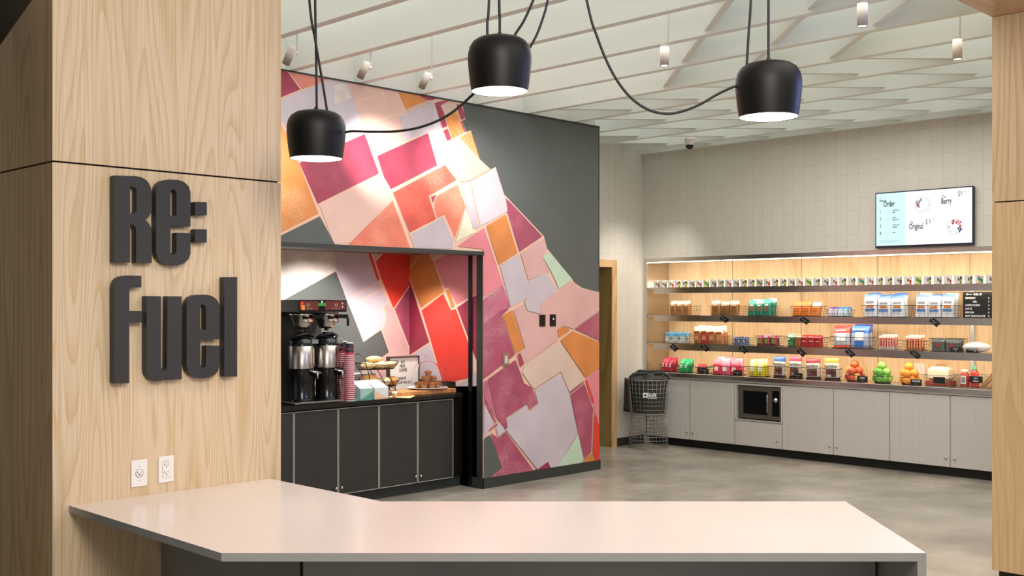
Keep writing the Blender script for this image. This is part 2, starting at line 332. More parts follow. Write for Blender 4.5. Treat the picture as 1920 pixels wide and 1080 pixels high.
# painted ground (line colour) under every shape
pts = [on_y(u, v, YM) for u, v in sil]
G = []
for p in pts:
    G.append((max(p.x, 2.0) if p.x < 3 else p.x, YM-.0004, min(p.z, ZC) if p.z > 3.5 else p.z))
cu_loop = [(p[0], p[2]) for p in G]
cu_loop[0] = (2.0, ZC); cu_loop[1] = (2.0, ZN); cu_loop[2] = (XN, ZN); cu_loop[3] = (XN, .1); cu_loop[4] = (8.82, .1); cu_loop[5] = (8.82, cu_loop[5][1])
outline(mb, [cu_loop], .0004, LINE, FY(0, YM-.0003, 0))
def clipm(p):
    p.z = min(max(p.z, .1), ZC); p.x = min(p.x, 8.82); return p
def clipp(p):
    p.z = min(max(p.z, .1), ZC); p.x = min(max(p.x, XN), 8.82); return p
def cliph(p):
    p.z = min(max(p.z, ZN), ZC); p.x = max(p.x, 2.0); return p
d = paint(mb, 'm', kA, [
 ('crim', [(-300, 20), (106, 94), (170, 183), (-300, 375)]), ('salm', [(114, 96), (310, 130), (250, 158), (178, 182)]),
 ('lav2', [(-300, 420), (66, 240), (310, 133), (407, 150), (490, 375), (170, 550), (90, 360), (66, 330)]),
 ('frost', [(345, 160), (400, 153), (428, 225), (340, 258)]),
 ('org', [(-300, 500), (66, 350), (95, 400), (165, 560), (262, 812), (66, 912), (-300, 1000)]),
 ('blush', [(415, 153), (590, 183), (587, 199), (440, 246)]), ('blush', [(443, 253), (586, 206), (622, 311), (487, 362)]), ('blush', [(592, 186), (662, 196), (696, 300), (628, 308)]),
 ('lav', [(490, 376), (560, 350), (660, 318), (700, 438), (560, 512)]), ('blush', [(487, 370), (658, 318), (698, 436), (555, 508)]),
 ('lav', [(670, 322), (838, 248), (885, 440), (870, 470), (820, 402), (705, 440)]), ('lav2', [(842, 246), (888, 380), (912, 455), (905, 560), (868, 560), (822, 402), (845, 380)]),
 ('org', [(667, 196), (762, 210), (812, 240), (702, 283)]), ('crim', [(765, 209), (868, 227), (838, 237), (812, 237)]),
 ('beige', [(700, 290), (835, 235), (840, 244), (706, 298)]),
 ('crim', [(165, 555), (495, 408), (567, 608), (258, 762)]), ('crim', [(558, 520), (815, 405), (862, 567), (628, 687), (590, 620)]),
 ('blush', [(268, 772), (575, 614), (632, 733), (425, 957), (340, 1000)]), ('terra', [(637, 745), (724, 985), (410, 985)]),
 ('slate', [(-300, 1105), (66, 925), (268, 825), (345, 1000), (-300, 1000)]),
 ('coral', [(638, 705), (900, 566), (958, 640), (820, 722), (857, 845), (725, 912)]),
 ('line', [(818, 722), (970, 652), (1012, 780), (952, 950), (895, 822), (858, 846)]),
 ('terra', [(862, 720), (965, 664), (1006, 778), (950, 936), (900, 822), (862, 836), (848, 790), (848, 745)]), ('crim', [(829, 727), (857, 716), (840, 758)]),
 ('line', [(718, 910), (898, 818), (950, 950), (945, 990), (748, 990)]), ('lav', [(728, 916), (892, 828), (944, 950), (940, 990), (752, 990)]),
 ('ivory', [(1008, 790), (1058, 905), (955, 952)]),
 ('crim', [(850, 253), (866, 246), (932, 236), (880, 262), (912, 368), (888, 378), (862, 290)]), ('crim', [(893, 391), (915, 383), (932, 432), (912, 444)]),
 ('beige', [(878, 266), (958, 246), (972, 290), (902, 316)]), ('org', [(904, 320), (957, 294), (1000, 396), (936, 430)]),
 ('crim', [(957, 258), (982, 262), (1004, 326), (984, 338)]), ('crim', [(979, 345), (987, 345), (1004, 394), (998, 397)]),
 ], clip=cliph)
d = paint(mb, 'm', kB, [
 ('blush', [(95, 292), (148, 266), (242, 365), (292, 411), (200, 462), (150, 470), (92, 380)]), ('org', [(152, 264), (202, 238), (241, 360)]),
 ('lav2', [(203, 466), (315, 406), (355, 530), (376, 602), (245, 672)]), ('lav', [(160, 482), (198, 470), (238, 676), (212, 690), (186, 600)]),
 ('orgd', [(272, 672), (362, 619), (415, 795), (330, 850)]), ('mag', [(370, 612), (362, 545), (378, 558), (530, 720), (425, 790)]),
 ('lav', [(335, 856), (420, 805), (482, 990), (385, 1045)]), ('dusty', [(430, 800), (538, 728), (553, 778), (528, 808), (562, 880), (465, 920)]),
 ('mint', [(530, 812), (564, 794), (664, 912), (605, 962), (585, 905)]), ('lav', [(468, 926), (545, 884), (600, 962), (520, 1040), (455, 1010)]),
 ], start=d, clip=clipm)
d = paint(mb, 'm', kB, [('pink', [(140, 765), (262, 680), (348, 940), (258, 998), (257, 778)])], start=d)
d = paint(mb, 'm', kC, [
 ('magl', [(64, 190), (192, 128), (224, 225), (64, 302)]), ('mag', [(64, 300), (182, 240), (222, 228), (186, 262), (244, 436), (64, 545)]),
 ('orgd', [(191, 262), (232, 238), (285, 405), (247, 430)]),
 ('lav', [(286, 200), (330, 150), (400, 165), (352, 212), (360, 255), (300, 240)]),
 ('dusty', [(238, 236), (282, 212), (300, 245), (352, 262), (356, 212), (500, 112), (540, 140), (615, 160), (615, 242), (503, 320), (458, 306), (430, 326), (436, 366), (268, 484), (252, 436), (290, 405)]),
 ('mint', [(440, 62), (497, 104), (440, 142), (400, 60)]),
 ('beige', [(285, 487), (430, 375), (440, 378), (548, 543), (485, 598), (446, 508), (332, 582), (322, 578), (275, 512)]),
 ('mag', [(508, 322), (615, 246), (615, 370)]), ('orgd', [(432, 324), (458, 310), (488, 324), (438, 360)]), ('orgd', [(445, 371), (498, 331), (615, 379), (615, 490), (556, 535)]),
 ('pink', [(560, 540), (615, 496), (615, 742), (593, 682), (591, 632)]), ('red', [(554, 547), (562, 544), (589, 632), (588, 655)]),
 ('mag', [(488, 613), (550, 562), (588, 672), (580, 862), (548, 890)]), ('mag', [(485, 599), (546, 552), (548, 557), (487, 606)]),
 ('lav', [(205, 765), (208, 716), (298, 655), (308, 690), (346, 650), (332, 590), (445, 513), (485, 610), (520, 780), (430, 930), (345, 945)]),
 ('mag', [(125, 542), (247, 456), (262, 498), (285, 560), (320, 580), (342, 646), (308, 676), (297, 648), (205, 710), (212, 752), (204, 762), (165, 712)]),
 ('magl', [(108, 552), (123, 545), (164, 718), (108, 622)]), ('lav', [(108, 645), (150, 735), (130, 762), (108, 792)]),
 ('mag', [(108, 628), (162, 730), (158, 736), (108, 648)]), ('mag', [(131, 762), (166, 735), (167, 741), (134, 770)]),
 ('lav', [(160, 756), (174, 728), (200, 766), (172, 795)]), ('mag', [(137, 778), (172, 800), (202, 772), (326, 960), (130, 985), (186, 932)]),
 ('mint', [(522, 784), (546, 893), (540, 925), (428, 945)]), ('orgd', [(550, 893), (582, 868), (598, 925), (545, 925)]), ('red', [(593, 690), (615, 748), (615, 925), (600, 925), (586, 862)]),
 ('maroon', [(389, 905), (400, 945), (338, 945)]), ('slate', [(108, 802), (134, 787), (184, 930), (128, 976), (120, 1000), (108, 1000)]),
 ('crim', [(256, 432), (268, 428), (284, 474), (268, 488)]),
 ], start=d, clip=clipp)
# dark return frame of the opening
mb.box((2.0, YM-.02, ZN-.035), (XN, YM+.14, ZN), 'slate_dark'); mb.box((XN-.003, YM+.001, 0), (XN, YM+.08, ZN), 'slate_dark')
mb.box((2.0, YM-.012, ZC-.012), (8.822, YM, ZC), 'slate_dark'); mb.box((8.815, YM-.002, 0), (8.826, YM+.02, ZC), 'slate_dark')
struct(mb.build('wall_left'))
struct(MB().box((2.0, YM+.05, ZC), (8.82, YM+.15, 4.1), 'white').build('trim_1'))
mb = MB(); mb.box((7.1, YM-.014, 0), (8.832, YM-.001, .1), 'slate_dark'); mb.box((XN-.014, YM-.014, 0), (XN-.001, YM+.15, .1), 'slate_dark'); struct(mb.build('baseboard_left'))
# alcove: back wall, side wall, soffit
mb = MB(); mb.box((2.0, YN, 0), (XN, YN+.1, ZN+.2), 'slate')
outer = [(60, 80), (90, 100)]
d = paint(mb, 'n', kN, [
 ('line', [(-600, 60), (412, 60), (470, 216), (118, 408), (-600, 760)]), ('frost', [(-600, 60), (405, 60), (462, 212), (118, 402), (-600, 740)]),
 ('line', [(412, 60), (905, 60), (905, 950), (600, 950), (590, 870), (775, 745), (724, 603), (612, 680), (438, 232)]),
 ('lav', [(412, 60), (625, 60), (700, 290), (765, 428), (732, 456), (752, 522), (722, 598), (612, 672), (500, 400), (444, 230)]),
 ('line', [(520, 398), (700, 298), (703, 304), (524, 406)]), ('line', [(540, 442), (722, 342), (725, 348), (543, 450)]),
 ('red', [(632, 90), (650, 90), (716, 286), (700, 292)]), ('beige', [(658, 90), (755, 90), (684, 165)]),
 ('red', [(690, 172), (765, 90), (905, 90), (905, 318), (802, 466), (722, 270)]),
 ('mag', [(810, 472), (905, 328), (905, 716)]), ('dusty', [(768, 436), (800, 478), (905, 745), (905, 950), (600, 950), (596, 868), (784, 745), (730, 604), (760, 530), (742, 458)]),
 ])
struct(mb.build('wall_alcove_back'))
mb = MB(); LN = [('line', [(905, 60), (1345, 60), (1345, 960), (905, 960)])]
def clips(p): p.y = min(max(p.y, YM+.085), YN-.001); p.z = min(max(p.z, .5), ZN-.001); return p
paint(mb, 's', kN, LN+[
 ('orgd', [(905, 100), (962, 100), (905, 212)]), ('orgd', [(905, 222), (970, 100), (1032, 100), (1060, 180), (1124, 362), (976, 464), (905, 262)]),
 ('beige', [(1036, 100), (1130, 100), (1055, 155)]), ('maroon', [(905, 288), (1030, 680), (905, 762)]),
 ('pink', [(1060, 168), (1140, 100), (1345, 100), (1345, 372), (1202, 442), (1152, 336), (1128, 344)]), ('orgd', [(1133, 352), (1158, 346), (1191, 456), (1170, 468)]),
 ('red', [(982, 480), (1118, 374), (1168, 478), (1198, 470), (1290, 720), (1290, 905), (1120, 942)]), ('maroon', [(1206, 462), (1345, 380), (1345, 800), (1290, 690)]),
 ('lav', [(905, 770), (1034, 690), (1112, 930), (1112, 960), (905, 960)]), ('lav', [(1200, 960), (1345, 870), (1345, 960)]),
 ], clip=clips)
mb.box((XN, YM+.08, 0), (XN+.05, YN, ZN), 'slate')
struct(mb.build('wall_alcove_side'))
struct(MB().box((2.0, YM+.14, ZN), (XN, YN, ZN+.05), mat('alcove_soffit', '#6b625a', .45)).build('ceiling_alcove'))
mb = MB(); mb.box((XN-.014, YM+.14, 0), (XN-.001, YM+.185, ZN-.001), 'hardblack'); struct(mb.build('trim_alcove_jamb'))
# ---------------------------------------------------------------- ceiling fins
X0, DXF, TF, HF = 5.71, .69, .07, .44
fins = [X0+DXF*k for k in range(-4, 8)]
def yend(x): return YM+.05 if x < 8.86 else YB
nf = 0
for x in fins+[10.9]:
    o = MB().box((x-TF, 2.62, ZC), (x, yend(x), ZC+HF), 'fin').build('ceiling_fin')
    nf += 1; struct(o)
for i in range(len(fins)):
    xa = fins[i]; xb = (fins+[10.9])[i+1]-TF
    fam = 'B' if xa < 7.7 else 'A'
    rng = [(-2.02-.795*j) for j in range(0, 7)] if fam == 'B' else [14.25+.79*k for k in range(-4, 7)]
    for c in rng:
        ya = (xa+c) if fam == 'B' else (c-xa); yb = (xb+c) if fam == 'B' else (c-xb)
        if min(ya, yb) < 2.7 or max(ya, yb) > yend(xa)-.05: continue
        h = TF*.48
        o = MB().prism([(xa, ya-h), (xb, yb-h), (xb, yb+h), (xa, ya+h)] , ZC+.03, ZC+HF, 'fin').build('ceiling_cross_fin')
        struct(o)
# ---------------------------------------------------------------- left column, added slab, header
Yc, XC0, XC1, ZS = 4.45, 1.848, 2.943, 2.332
mb = MB(); e = .004
for z0, z1 in ((0, ZS-e), (ZS+e, 4.1)):
    mb.box((XC0, Yc, z0), (XC1, Yc+1.15, z1), 'ash')
mb.box((XC0+.012, Yc+.012, ZS-e), (XC1-.012, Yc+1.13, ZS+e), 'black_gap')
o = mb.build('wall_column_left'); struct(o)
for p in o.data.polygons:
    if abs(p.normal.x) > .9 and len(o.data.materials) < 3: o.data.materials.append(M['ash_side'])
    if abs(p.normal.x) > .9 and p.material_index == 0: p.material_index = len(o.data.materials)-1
# black slab added to darken the top-left corner and the column's side
a = on_z(60, 0, 2.8); b2 = on_z(0, 85, 2.8); dd = (b2-a); a1 = a-dd*.6; b1 = b2+dd*.4
XR = 6.88
mb = MB(); YR = 2.592
mb.prism([(a1.x, a1.y), (b1.x, b1.y), (b1.x-4, b1.y), (a1.x-4, a1.y+.2)], 2.8, 3.2, 'black'); struct(mb.build('ceiling_dark_slab'))
# right column and header
mb = MB()
for z0, z1 in ((.1, 2.372), (2.38, 3.522)): mb.box((XR, YR-1.6, z0), (XR+.9, YR, z1), wood('ash_right', '#d6b588', '#cba97a', 'YZ', lines=14, sx=5, sz=.4, seed=9) if z0 < 1 else M['ashr2'] if 'ashr2' in M else M['ash_side'])
mb.box((XR+.012, YR-1.58, 2.37), (XR+.88, YR-.012, 2.383), 'black_gap'); mb.box((XR+.06, YR-1.6, 0), (XR+.85, YR-.02, .1), 'black')
struct(mb.build('wall_column_right'))
mb = MB(); mb.box((3.2, YR-1.6, 3.524), (XR+.9, YR, 4.1), wood('ash_header', '#c39a68', '#b48a58', 'FLAT', lines=12)); struct(mb.build('ceiling_header'))
struct(MB().box((-1.2, 5.9, 0), (1.6, 6.0, 4), 'black').build('wall_shade_back')); struct(MB().box((-1.3, 1.5, 0), (-1.2, 6, 4), 'black').build('wall_shade_left'))  # unseen black walls added to keep light off the column's left side
ordn = 'first second third fourth fifth sixth seventh eighth ninth tenth eleventh twelfth thirteenth fourteenth fifteenth sixteenth seventeenth eighteenth nineteenth twentieth'.split()
# ================================================================ SIGN ON THE COLUMN
kR, kFu = cropf(190, 310, .19438), cropf(190, 500, .21293)
YF = 4.402
def letter(k, loops, name, label):
    L = [[(on_y(*k(p), YF).x, on_y(*k(p), YF).z) for p in lp] for lp in loops]
    x0 = min(q[0] for q in L[0]); z0 = min(q[1] for q in L[0])
    mb = MB(); outline(mb, [[(a-x0, b-z0) for a, b in lp] for lp in L], .04, 'letter', FY(0, .02, 0))
    o = mb.build(name); o.location = (x0, YF, z0); return tag(o, label, 'sign letter', 'dark letters on the wooden column')
letter(kR, [[(125, 97), (330, 103), (385, 114), (425, 135), (455, 165), (478, 212), (487, 280), (487, 440), (470, 478), (450, 500), (422, 525), (445, 545), (465, 568), (480, 600), (487, 640), (487, 943), (335, 940), (335, 620), (325, 588), (305, 570), (278, 565), (278, 937), (125, 935)],
  [(278, 203), (312, 205), (332, 218), (340, 240), (340, 435), (330, 455), (312, 465), (278, 465)]], 'sign_letter', 'tall charcoal capital R at the upper left of the wall sign')
letter(kR, [[(527, 260), (533, 215), (550, 180), (590, 148), (650, 135), (740, 140), (800, 160), (845, 205), (860, 260), (860, 590), (668, 585), (668, 835), (675, 857), (690, 866), (708, 857), (724, 835), (724, 650), (860, 655), (860, 850), (845, 900), (800, 945), (740, 965), (650, 960), (590, 940), (545, 890), (527, 830)],
  [(668, 245), (680, 234), (695, 231), (712, 237), (722, 252), (724, 270), (724, 485), (668, 485)]], 'sign_letter', 'charcoal letter E between the capital R and the colon of the wall sign')
letter(kR, [[(903, 352), (1018, 354), (1018, 482), (903, 480)]], 'sign_colon_dot', 'upper square dot of the colon in the wall sign')
letter(kR, [[(903, 616), (1018, 618), (1018, 745), (903, 742)]], 'sign_colon_dot', 'lower square dot of the colon in the wall sign')
letter(kFu, [[(113, 190), (118, 158), (130, 125), (150, 102), (180, 86), (230, 77), (353, 80), (353, 183), (275, 183), (256, 190), (248, 208), (247, 388), (357, 390), (357, 492), (247, 492), (247, 1027), (113, 1030)]], 'sign_letter', 'charcoal letter F starting the lower word of the wall sign')
letter(kFu, [[(398, 258), (527, 260), (527, 880), (534, 905), (550, 918), (566, 912), (578, 890), (582, 260), (708, 262), (708, 992), (580, 998), (575, 975), (560, 990), (530, 1005), (480, 1010), (440, 996), (412, 965), (400, 930), (398, 890)]], 'sign_letter', 'charcoal letter U of the lower word of the wall sign')
letter(kFu, [[(750, 345), (758, 308), (785, 270), (820, 253), (860, 247), (930, 248), (975, 258), (1012, 283), (1032, 315), (1040, 350), (1040, 640), (872, 640), (872, 865), (880, 888), (897, 897), (914, 885), (922, 860), (925, 695), (1040, 697), (1040, 870), (1028, 920), (995, 955), (950, 975), (900, 985), (850, 982), (800, 962), (765, 925), (750, 870)],
  [(872, 350), (880, 334), (897, 330), (914, 342), (922, 365), (922, 553), (872, 553)]], 'sign_letter', 'charcoal letter e of the lower word of the wall sign')
letter(kFu, [[(1083, 92), (1197, 90), (1197, 968), (1083, 970)]], 'sign_letter', 'tall straight charcoal letter l ending the wall sign')
# ================================================================ OUTLETS ON THE COLUMN
def slots(mb, x, z, T):
    for a, b, w_, h in ((x-.009, z+.004, .0022, .008), (x-.0115, z+.004, .004, .0022), (x+.006, z+.004, .0022, .0065)): mb.box((a, b-h/2, 0), (a+w_, b+h/2, .0006), 'ink', T)
    mb.lathe([(0.0001, .0006), (.0026, .0006), (.0026, 0)], 'ink', 10, T @ Matrix.Translation((x, z-.006, 0)))
def outlet(u, v, rnd, label):
    p = on_y(u, v, Yc); t = thing('wall_outlet', label, 'outlet', (p.x, Yc-.001, p.z))
    T = FY(0, 0, 0); mb = MB(); mb.box((-.0365, -.058, 0), (.0365, .058, .006), 'plastic_white', T, bev=.002); mb.build('cover_plate', t)
    mb = MB()
    if rnd: mb.lathe([(.0001, .0075), (.0165, .0075), (.0175, .005)], 'plastic_white', 24, T); mb.lathe([(.0175, .0062), (.0188, .0062)], 'ink', 24, T)
    else: mb.box((-.0172, -.0345, .006), (.0172, .0345, .0066), 'ink', T); mb.box((-.0163, -.0335, .006), (.0163, .0335, .0078), 'plastic_white', T)
    mb.build('socket_face', t); mb = MB(); Tt = T @ Matrix.Translation((0, 0, .0079))
    if rnd: slots(mb, 0, .001, Tt)
    else: slots(mb, 0, .018, Tt); slots(mb, 0, -.016, Tt)
    mb.build('slots', t)
    for z in ((-.042, .042) if not rnd else (-.03, .03)):
        mb = MB(); mb.lathe([(.0001, .0012), (.003, .0008), (.0032, 0)], 'fixture', 10, T @ Matrix.Translation((0, z, .006)))
        mb.build('screw', t)
outlet(260, 887, True, 'white wall outlet with one round socket, nearer the column corner')
outlet(310.5, 879.5, False, 'white wall outlet with a tall double socket, right of the round one')
# ================================================================ FOREGROUND COUNTER
CT, TH = .915, .028
P = [(1.916, Yc-.001), (1.908, 3.238), (3.561, 1.556), (4.253, 2.207), (2.88, 3.604), (2.88, Yc-.001)]
t = thing('service_counter', 'long angled counter with white quartz top against the wooden column', 'counter', (3.0, 2.6, 0))
def loc(pts): return [(x-3.0, y-2.6) for x, y in pts]
mb = MB(); mb.prism(loc(P), CT-TH, CT, 'quartz', side='quartz_shade'); mb.build('countertop', t)
rx, ry = .7071, -.7071; fx, fy = .7071, .7071
a = Vector((3.561, 1.556)); b3 = Vector((4.253, 2.207)); L = Vector((-rx, -ry))*.03
mb = MB(); mb.prism(loc([tuple(a), tuple(b3), tuple(b3+L), tuple(a+L)]), 0, CT-TH-.0005, 'quartz_shade'); mb.build('waterfall_leg', t)
q0 = (2.325, Yc-.002); q1 = (2.325, 3.385); q2 = (a+L)+Vector((fx, fy))*.41; q3 = (b3+L)-Vector((fx, fy))*.02; q4 = (2.86, 3.594); q5 = (2.86, Yc-.002)
mb = MB(); mb.prism(loc([q0, q1, tuple(q2), tuple(q3), q4, q5]), .08, CT-TH-.001, 'laminate'); mb.build('base_cabinet', t)
sd = Vector((q1[0]-.0012, q1[1]-.001)); mb = MB(); mb.prism(loc([(2.3235, 3.388), (2.3235, 3.3835), (2.330, 3.377), (2.330, 3.388)]), .08, CT-TH-.002, 'black_gap'); mb.build('panel_joint', t)
# ================================================================ PENDANT LAMPS
def lamp_at(u, v, Z): a_ = (u-CX)/FPX; return Vector((Z*(cF+a_*sF), Z*(sF-a_*cF), CAMH+(HY-v)/FPX*Z))
def pendant(u, v, Z, r, h, label):
    p = lamp_at(u, v, Z); t = thing('pendant_lamp', label, 'pendant lamp', p, group='black pendant lamps over the counter')
    s = r/.121
    o_ = [(.107, 0), (.112, .03), (.1175, .075), (.121, .115), (.1205, .14), (.115, .165), (.103, .185), (.084, .198), (.06, .205), (.03, .208), (.0001, .2085)]
    o_ = [(x*s, z*h/.2085) for x, z in o_]; mb = MB(); mb.lathe(o_, 'lampblack', 48)
    i_ = [(.107*s, 0), (.1058*s, .001), (.1058*s, .01)]; mb.lathe(i_, 'lampblack', 48); mb.build('lamp_shade', t)
    mb = MB(); mb.lathe([(.1055*s, .002), (.09*s, -.001), (.0001, -.003)], 'lampwhite', 40); mb.build('diffuser', t)
    mb = MB(); mb.lathe([(.009, h-.004), (.009, h+.012), (.005, h+.016)], 'cord', 14); mb.build('cord_grip', t)
    d = bpy.data.lights.new('pendant_light', 'SPOT'); d.energy = 15; d.spot_size = math.radians(150); d.spot_blend = .8; d.shadow_soft_size = .09; d.color = (1, .94, .88)
    l = bpy.data.objects.new('pendant_light', d); C.objects.link(l); l.location = p-Vector((0, 0, .01)); return t, p
L1, p1 = pendant(593, 298, 4.5, .1215, .2, 'black pendant lamp, leftmost and lowest of the three')
L2, p2 = pendant(937, 172, 4.12, .1215, .21, 'black pendant lamp in the middle, hanging highest of the three')
L3, p3 = pendant(1441, 220, 4.02, .1215, .205, 'black pendant lamp on the right, before the track spotlights')
def spline(P_, k=10):
    out = []; n = len(P_)
    for i in range(n-1):
        a, b_, c, d_ = P_[max(i-1, 0)], P_[i], P_[i+1], P_[min(i+2, n-1)]
        for j in range(k):
            t = j/k; out.append(.5*((2*b_)+(c-a)*t+(2*a-5*b_+4*c-d_)*t*t+(3*b_-a-3*c+d_)*t**3))
    return out+[P_[-1]]
def cord(pts, label, r=.0052, fix=None):
    P_ = [lamp_at(*q) for q in pts]
    if fix: P_ = [Vector(x) for x in fix[0]]+P_+[Vector(x) for x in fix[1]]
    mb = MB(); mb.tube([q-P_[0] for q in spline(P_)], r, 'cord', 6); o = mb.build('lamp_cord'); o.location = P_[0]; tag(o, label, 'cord', 'black cloth lamp cords'); return o
cord([(594, 209, 4.5), (593, 120, 4.5), (591, 0, 4.5), (589, -260, 4.5)], 'straight black cord rising from the top of the left pendant lamp')
cord([(614, 212, 4.47), (604, 150, 4.48), (592, 80, 4.49), (580, 0, 4.5), (562, -260, 4.52)], 'black cord crossing behind the straight one above the left pendant lamp')
cord([(648, 248, 4.47), (662, 246, 4.45), (700, 247, 4.4), (745, 246, 4.35), (790, 238, 4.32), (835, 219, 4.3), (875, 188, 4.28), (920, 140, 4.27), (964, 68, 4.26), (1000, 0, 4.24), (1100, -260, 4.2)], 'black cord swagging from the left pendant lamp up behind the middle one')
cord([(914, 74, 4.12), (914, 40, 4.12), (917, 0, 4.12), (925, -260, 4.12)], 'leftmost black cord above the middle pendant lamp')
cord([(937, 70, 4.12), (937, 30, 4.12), (936, 0, 4.12), (934, -260, 4.12)], 'straight central black cord above the middle pendant lamp')
cord([(992, 92, 4.12), (1006, 66, 4.12), (1018, 34, 4.12), (1027, 0, 4.12), (1045, -100, 4.12), (1060, -260, 4.12)], 'curved black cord leaving the right side of the middle pendant lamp')
cord([(1400, 126, 4.0), (1404, 60, 4.0), (1408, 0, 4.0), (1420, -260, 4.0)], 'slightly slanted black cord left of the straight one above the right pendant lamp')
cord([(1441, 118, 4.02), (1441, 60, 4.02), (1441, 0, 4.02), (1441, -260, 4.02)], 'straight black cord rising from the top of the right pendant lamp')
cord([(1379, 162, 4.02), (1370, 165, 4.02), (1345, 177, 4.02), (1310, 197, 4.02), (1275, 210, 4.02), (1245, 213, 4.02), (1210, 203, 4.02), (1175, 175, 4.02), (1145, 130, 4.03), (1120, 70, 4.04), (1100, 0, 4.05), (1050, -260, 4.05)], 'long black cord swagging down to the side of the right pendant lamp')
# ================================================================ TRACK SPOTLIGHTS
def track_head(x, y, z, label, tilt=None, lit=False, L_=.15, r=.031, zt=ZC+.02):
    t = thing('track_spotlight', label, 'spotlight', (x, y, z), group='cylinder spotlights under the ceiling fins')
    R = Matrix.Identity(4)
    if tilt: R = (Vector(tilt)).to_track_quat('-Z', 'Y').to_matrix().to_4x4()
    mb = MB(); mb.lathe([(r*.86, .012), (r, 0), (r, L_), (r*.9, L_+.003), (.0001, L_+.003)], 'fixture', 24, R); mb.build('spot_housing', t)
    mb = MB(); mb.lathe([(r*.88, .006), (.0001, .006)], 'glow' if lit else 'lampwhite', 20, R); mb.build('lens', t)
    top = R @ Vector((0, 0, L_*.85)); mb = MB()
    mb.tube([(top.x+.045, top.y-.0, top.z-.03), (top.x+.045, top.y, top.z+.05), (top.x+.045, top.y, 4.1-z)], .006, 'fixture', 8)
    mb.box((top.x+.015, top.y-.006, top.z-.02), (top.x+.05, top.y+.006, top.z), 'fixture'); mb.build('stem', t); return t
ZT = 3.42
for (u, v, lb, tg) in ((536, 120, 'tilted cream spotlight aimed at the mural, leftmost beside the wooden column', (4.75, YM, 2.9)), (675, 146, 'tilted cream spotlight aimed at the mural, middle one of the row', (5.85, YM, 3.0)), (790, 165, 'tilted cream spotlight aimed at the mural, rightmost of the row', (6.85, YM, 2.98))):
    p = on_z(u, v, ZT)
    dirv = Vector((-.05, 1, -1.35)); track_head(p.x, p.y, p.z, lb, tilt=dirv, L_=.13, r=.028)
    spot('spotlight_beam', tuple(p+dirv.normalized()*.03), tg, {4.75: 110, 5.85: 270, 6.85: 320}[tg[0]], 34, blend=.9)
for (u, v, lb) in ((1246, 124, 'lit vertical spotlight left of the right pendant lamp'), (1617, 50, 'lit vertical spotlight nearest the top edge, right of the right pendant lamp'), (1795, 112, 'lit vertical spotlight beside the right wooden column')):
    p = on_z(u, v, ZT); track_head(p.x, p.y, p.z, lb, lit=True)
    spot('spotlight_beam', (p.x, p.y, p.z-.02), (p.x, p.y, 0), 90, 60, blend=.8)
# security camera
p = on_z(1293, 259, ZC); t = thing('security_camera', 'small white dome security camera under the ceiling near the far corner', 'security camera', (p.x, p.y, p.z))
mb = MB(); mb.lathe([(.0001, 0), (.06, 0), (.06, -.02), (.055, -.022), (.055, -.075), (.05, -.08)], 'plastic_white', 28); mb.build('housing', t)
mb = MB(); mb.lathe([(.048, -.08)]+[(.046*math.cos(a), -.08-.05*math.sin(a)) for a in [i*PI/12 for i in range(7)]], 'hardblack', 24); mb.build('dome', t)
# ================================================================ SWITCHES ON THE MURAL WALL
def plate(u0, v0, u1, v1, m, name, label, cat, dark=True):
    a, b_ = on_y(u0, v0, YM), on_y(u1, v1, YM); x0, x1, z0, z1 = a.x, b_.x, min(a.z, b_.z), max(a.z, b_.z)
    t = thing(name, label, cat, ((x0+x1)/2, YM-.012, (z0+z1)/2)); T = FY(0, 0, 0); w_, h = (x1-x0)/2, (z1-z0)/2
    mb = MB(); mb.box((-w_, -h, 0), (w_, h, .007), m, T, bev=.002); mb.build('cover_plate', t); return t, T, w_, h
t, T, w_, h = plate(1009.5, 590, 1020.5, 612, 'hardblack', 'wall_switch', 'black wall switch on the mural, left one of the pair', 'switch')
MB().box((-w_*.45, -h*.6, .007), (w_*.45, h*.6, .011), 'lampblack', T, bev=.001).build('rocker', t)
t, T, w_, h = plate(1029, 589.5, 1040, 611.5, 'hardblack', 'wall_switch', 'black wall switch with a small light, right one of the pair on the mural', 'switch')
MB().box((-w_*.45, -h*.6, .007), (w_*.45, h*.6, .011), 'lampblack', T, bev=.001).build('rocker', t)
MB().box((-.008, .005, .011), (.008, .022, .0125), 'plastic_white', T).build('indicator', t)
t, T, w_, h = plate(941.5, 662.5, 951.5, 685.5, 'steel', 'wall_outlet', 'steel outlet plate low on the magenta part of the mural', 'outlet')
mb = MB(); mb.box((-.017, -.034, .007), (.017, .034, .009), 'fixture', T); slots(mb, 0, .018, T @ Matrix.Translation((0, 0, .0092))); slots(mb, 0, -.016, T @ Matrix.Translation((0, 0, .0092))); mb.build('socket_face', t)
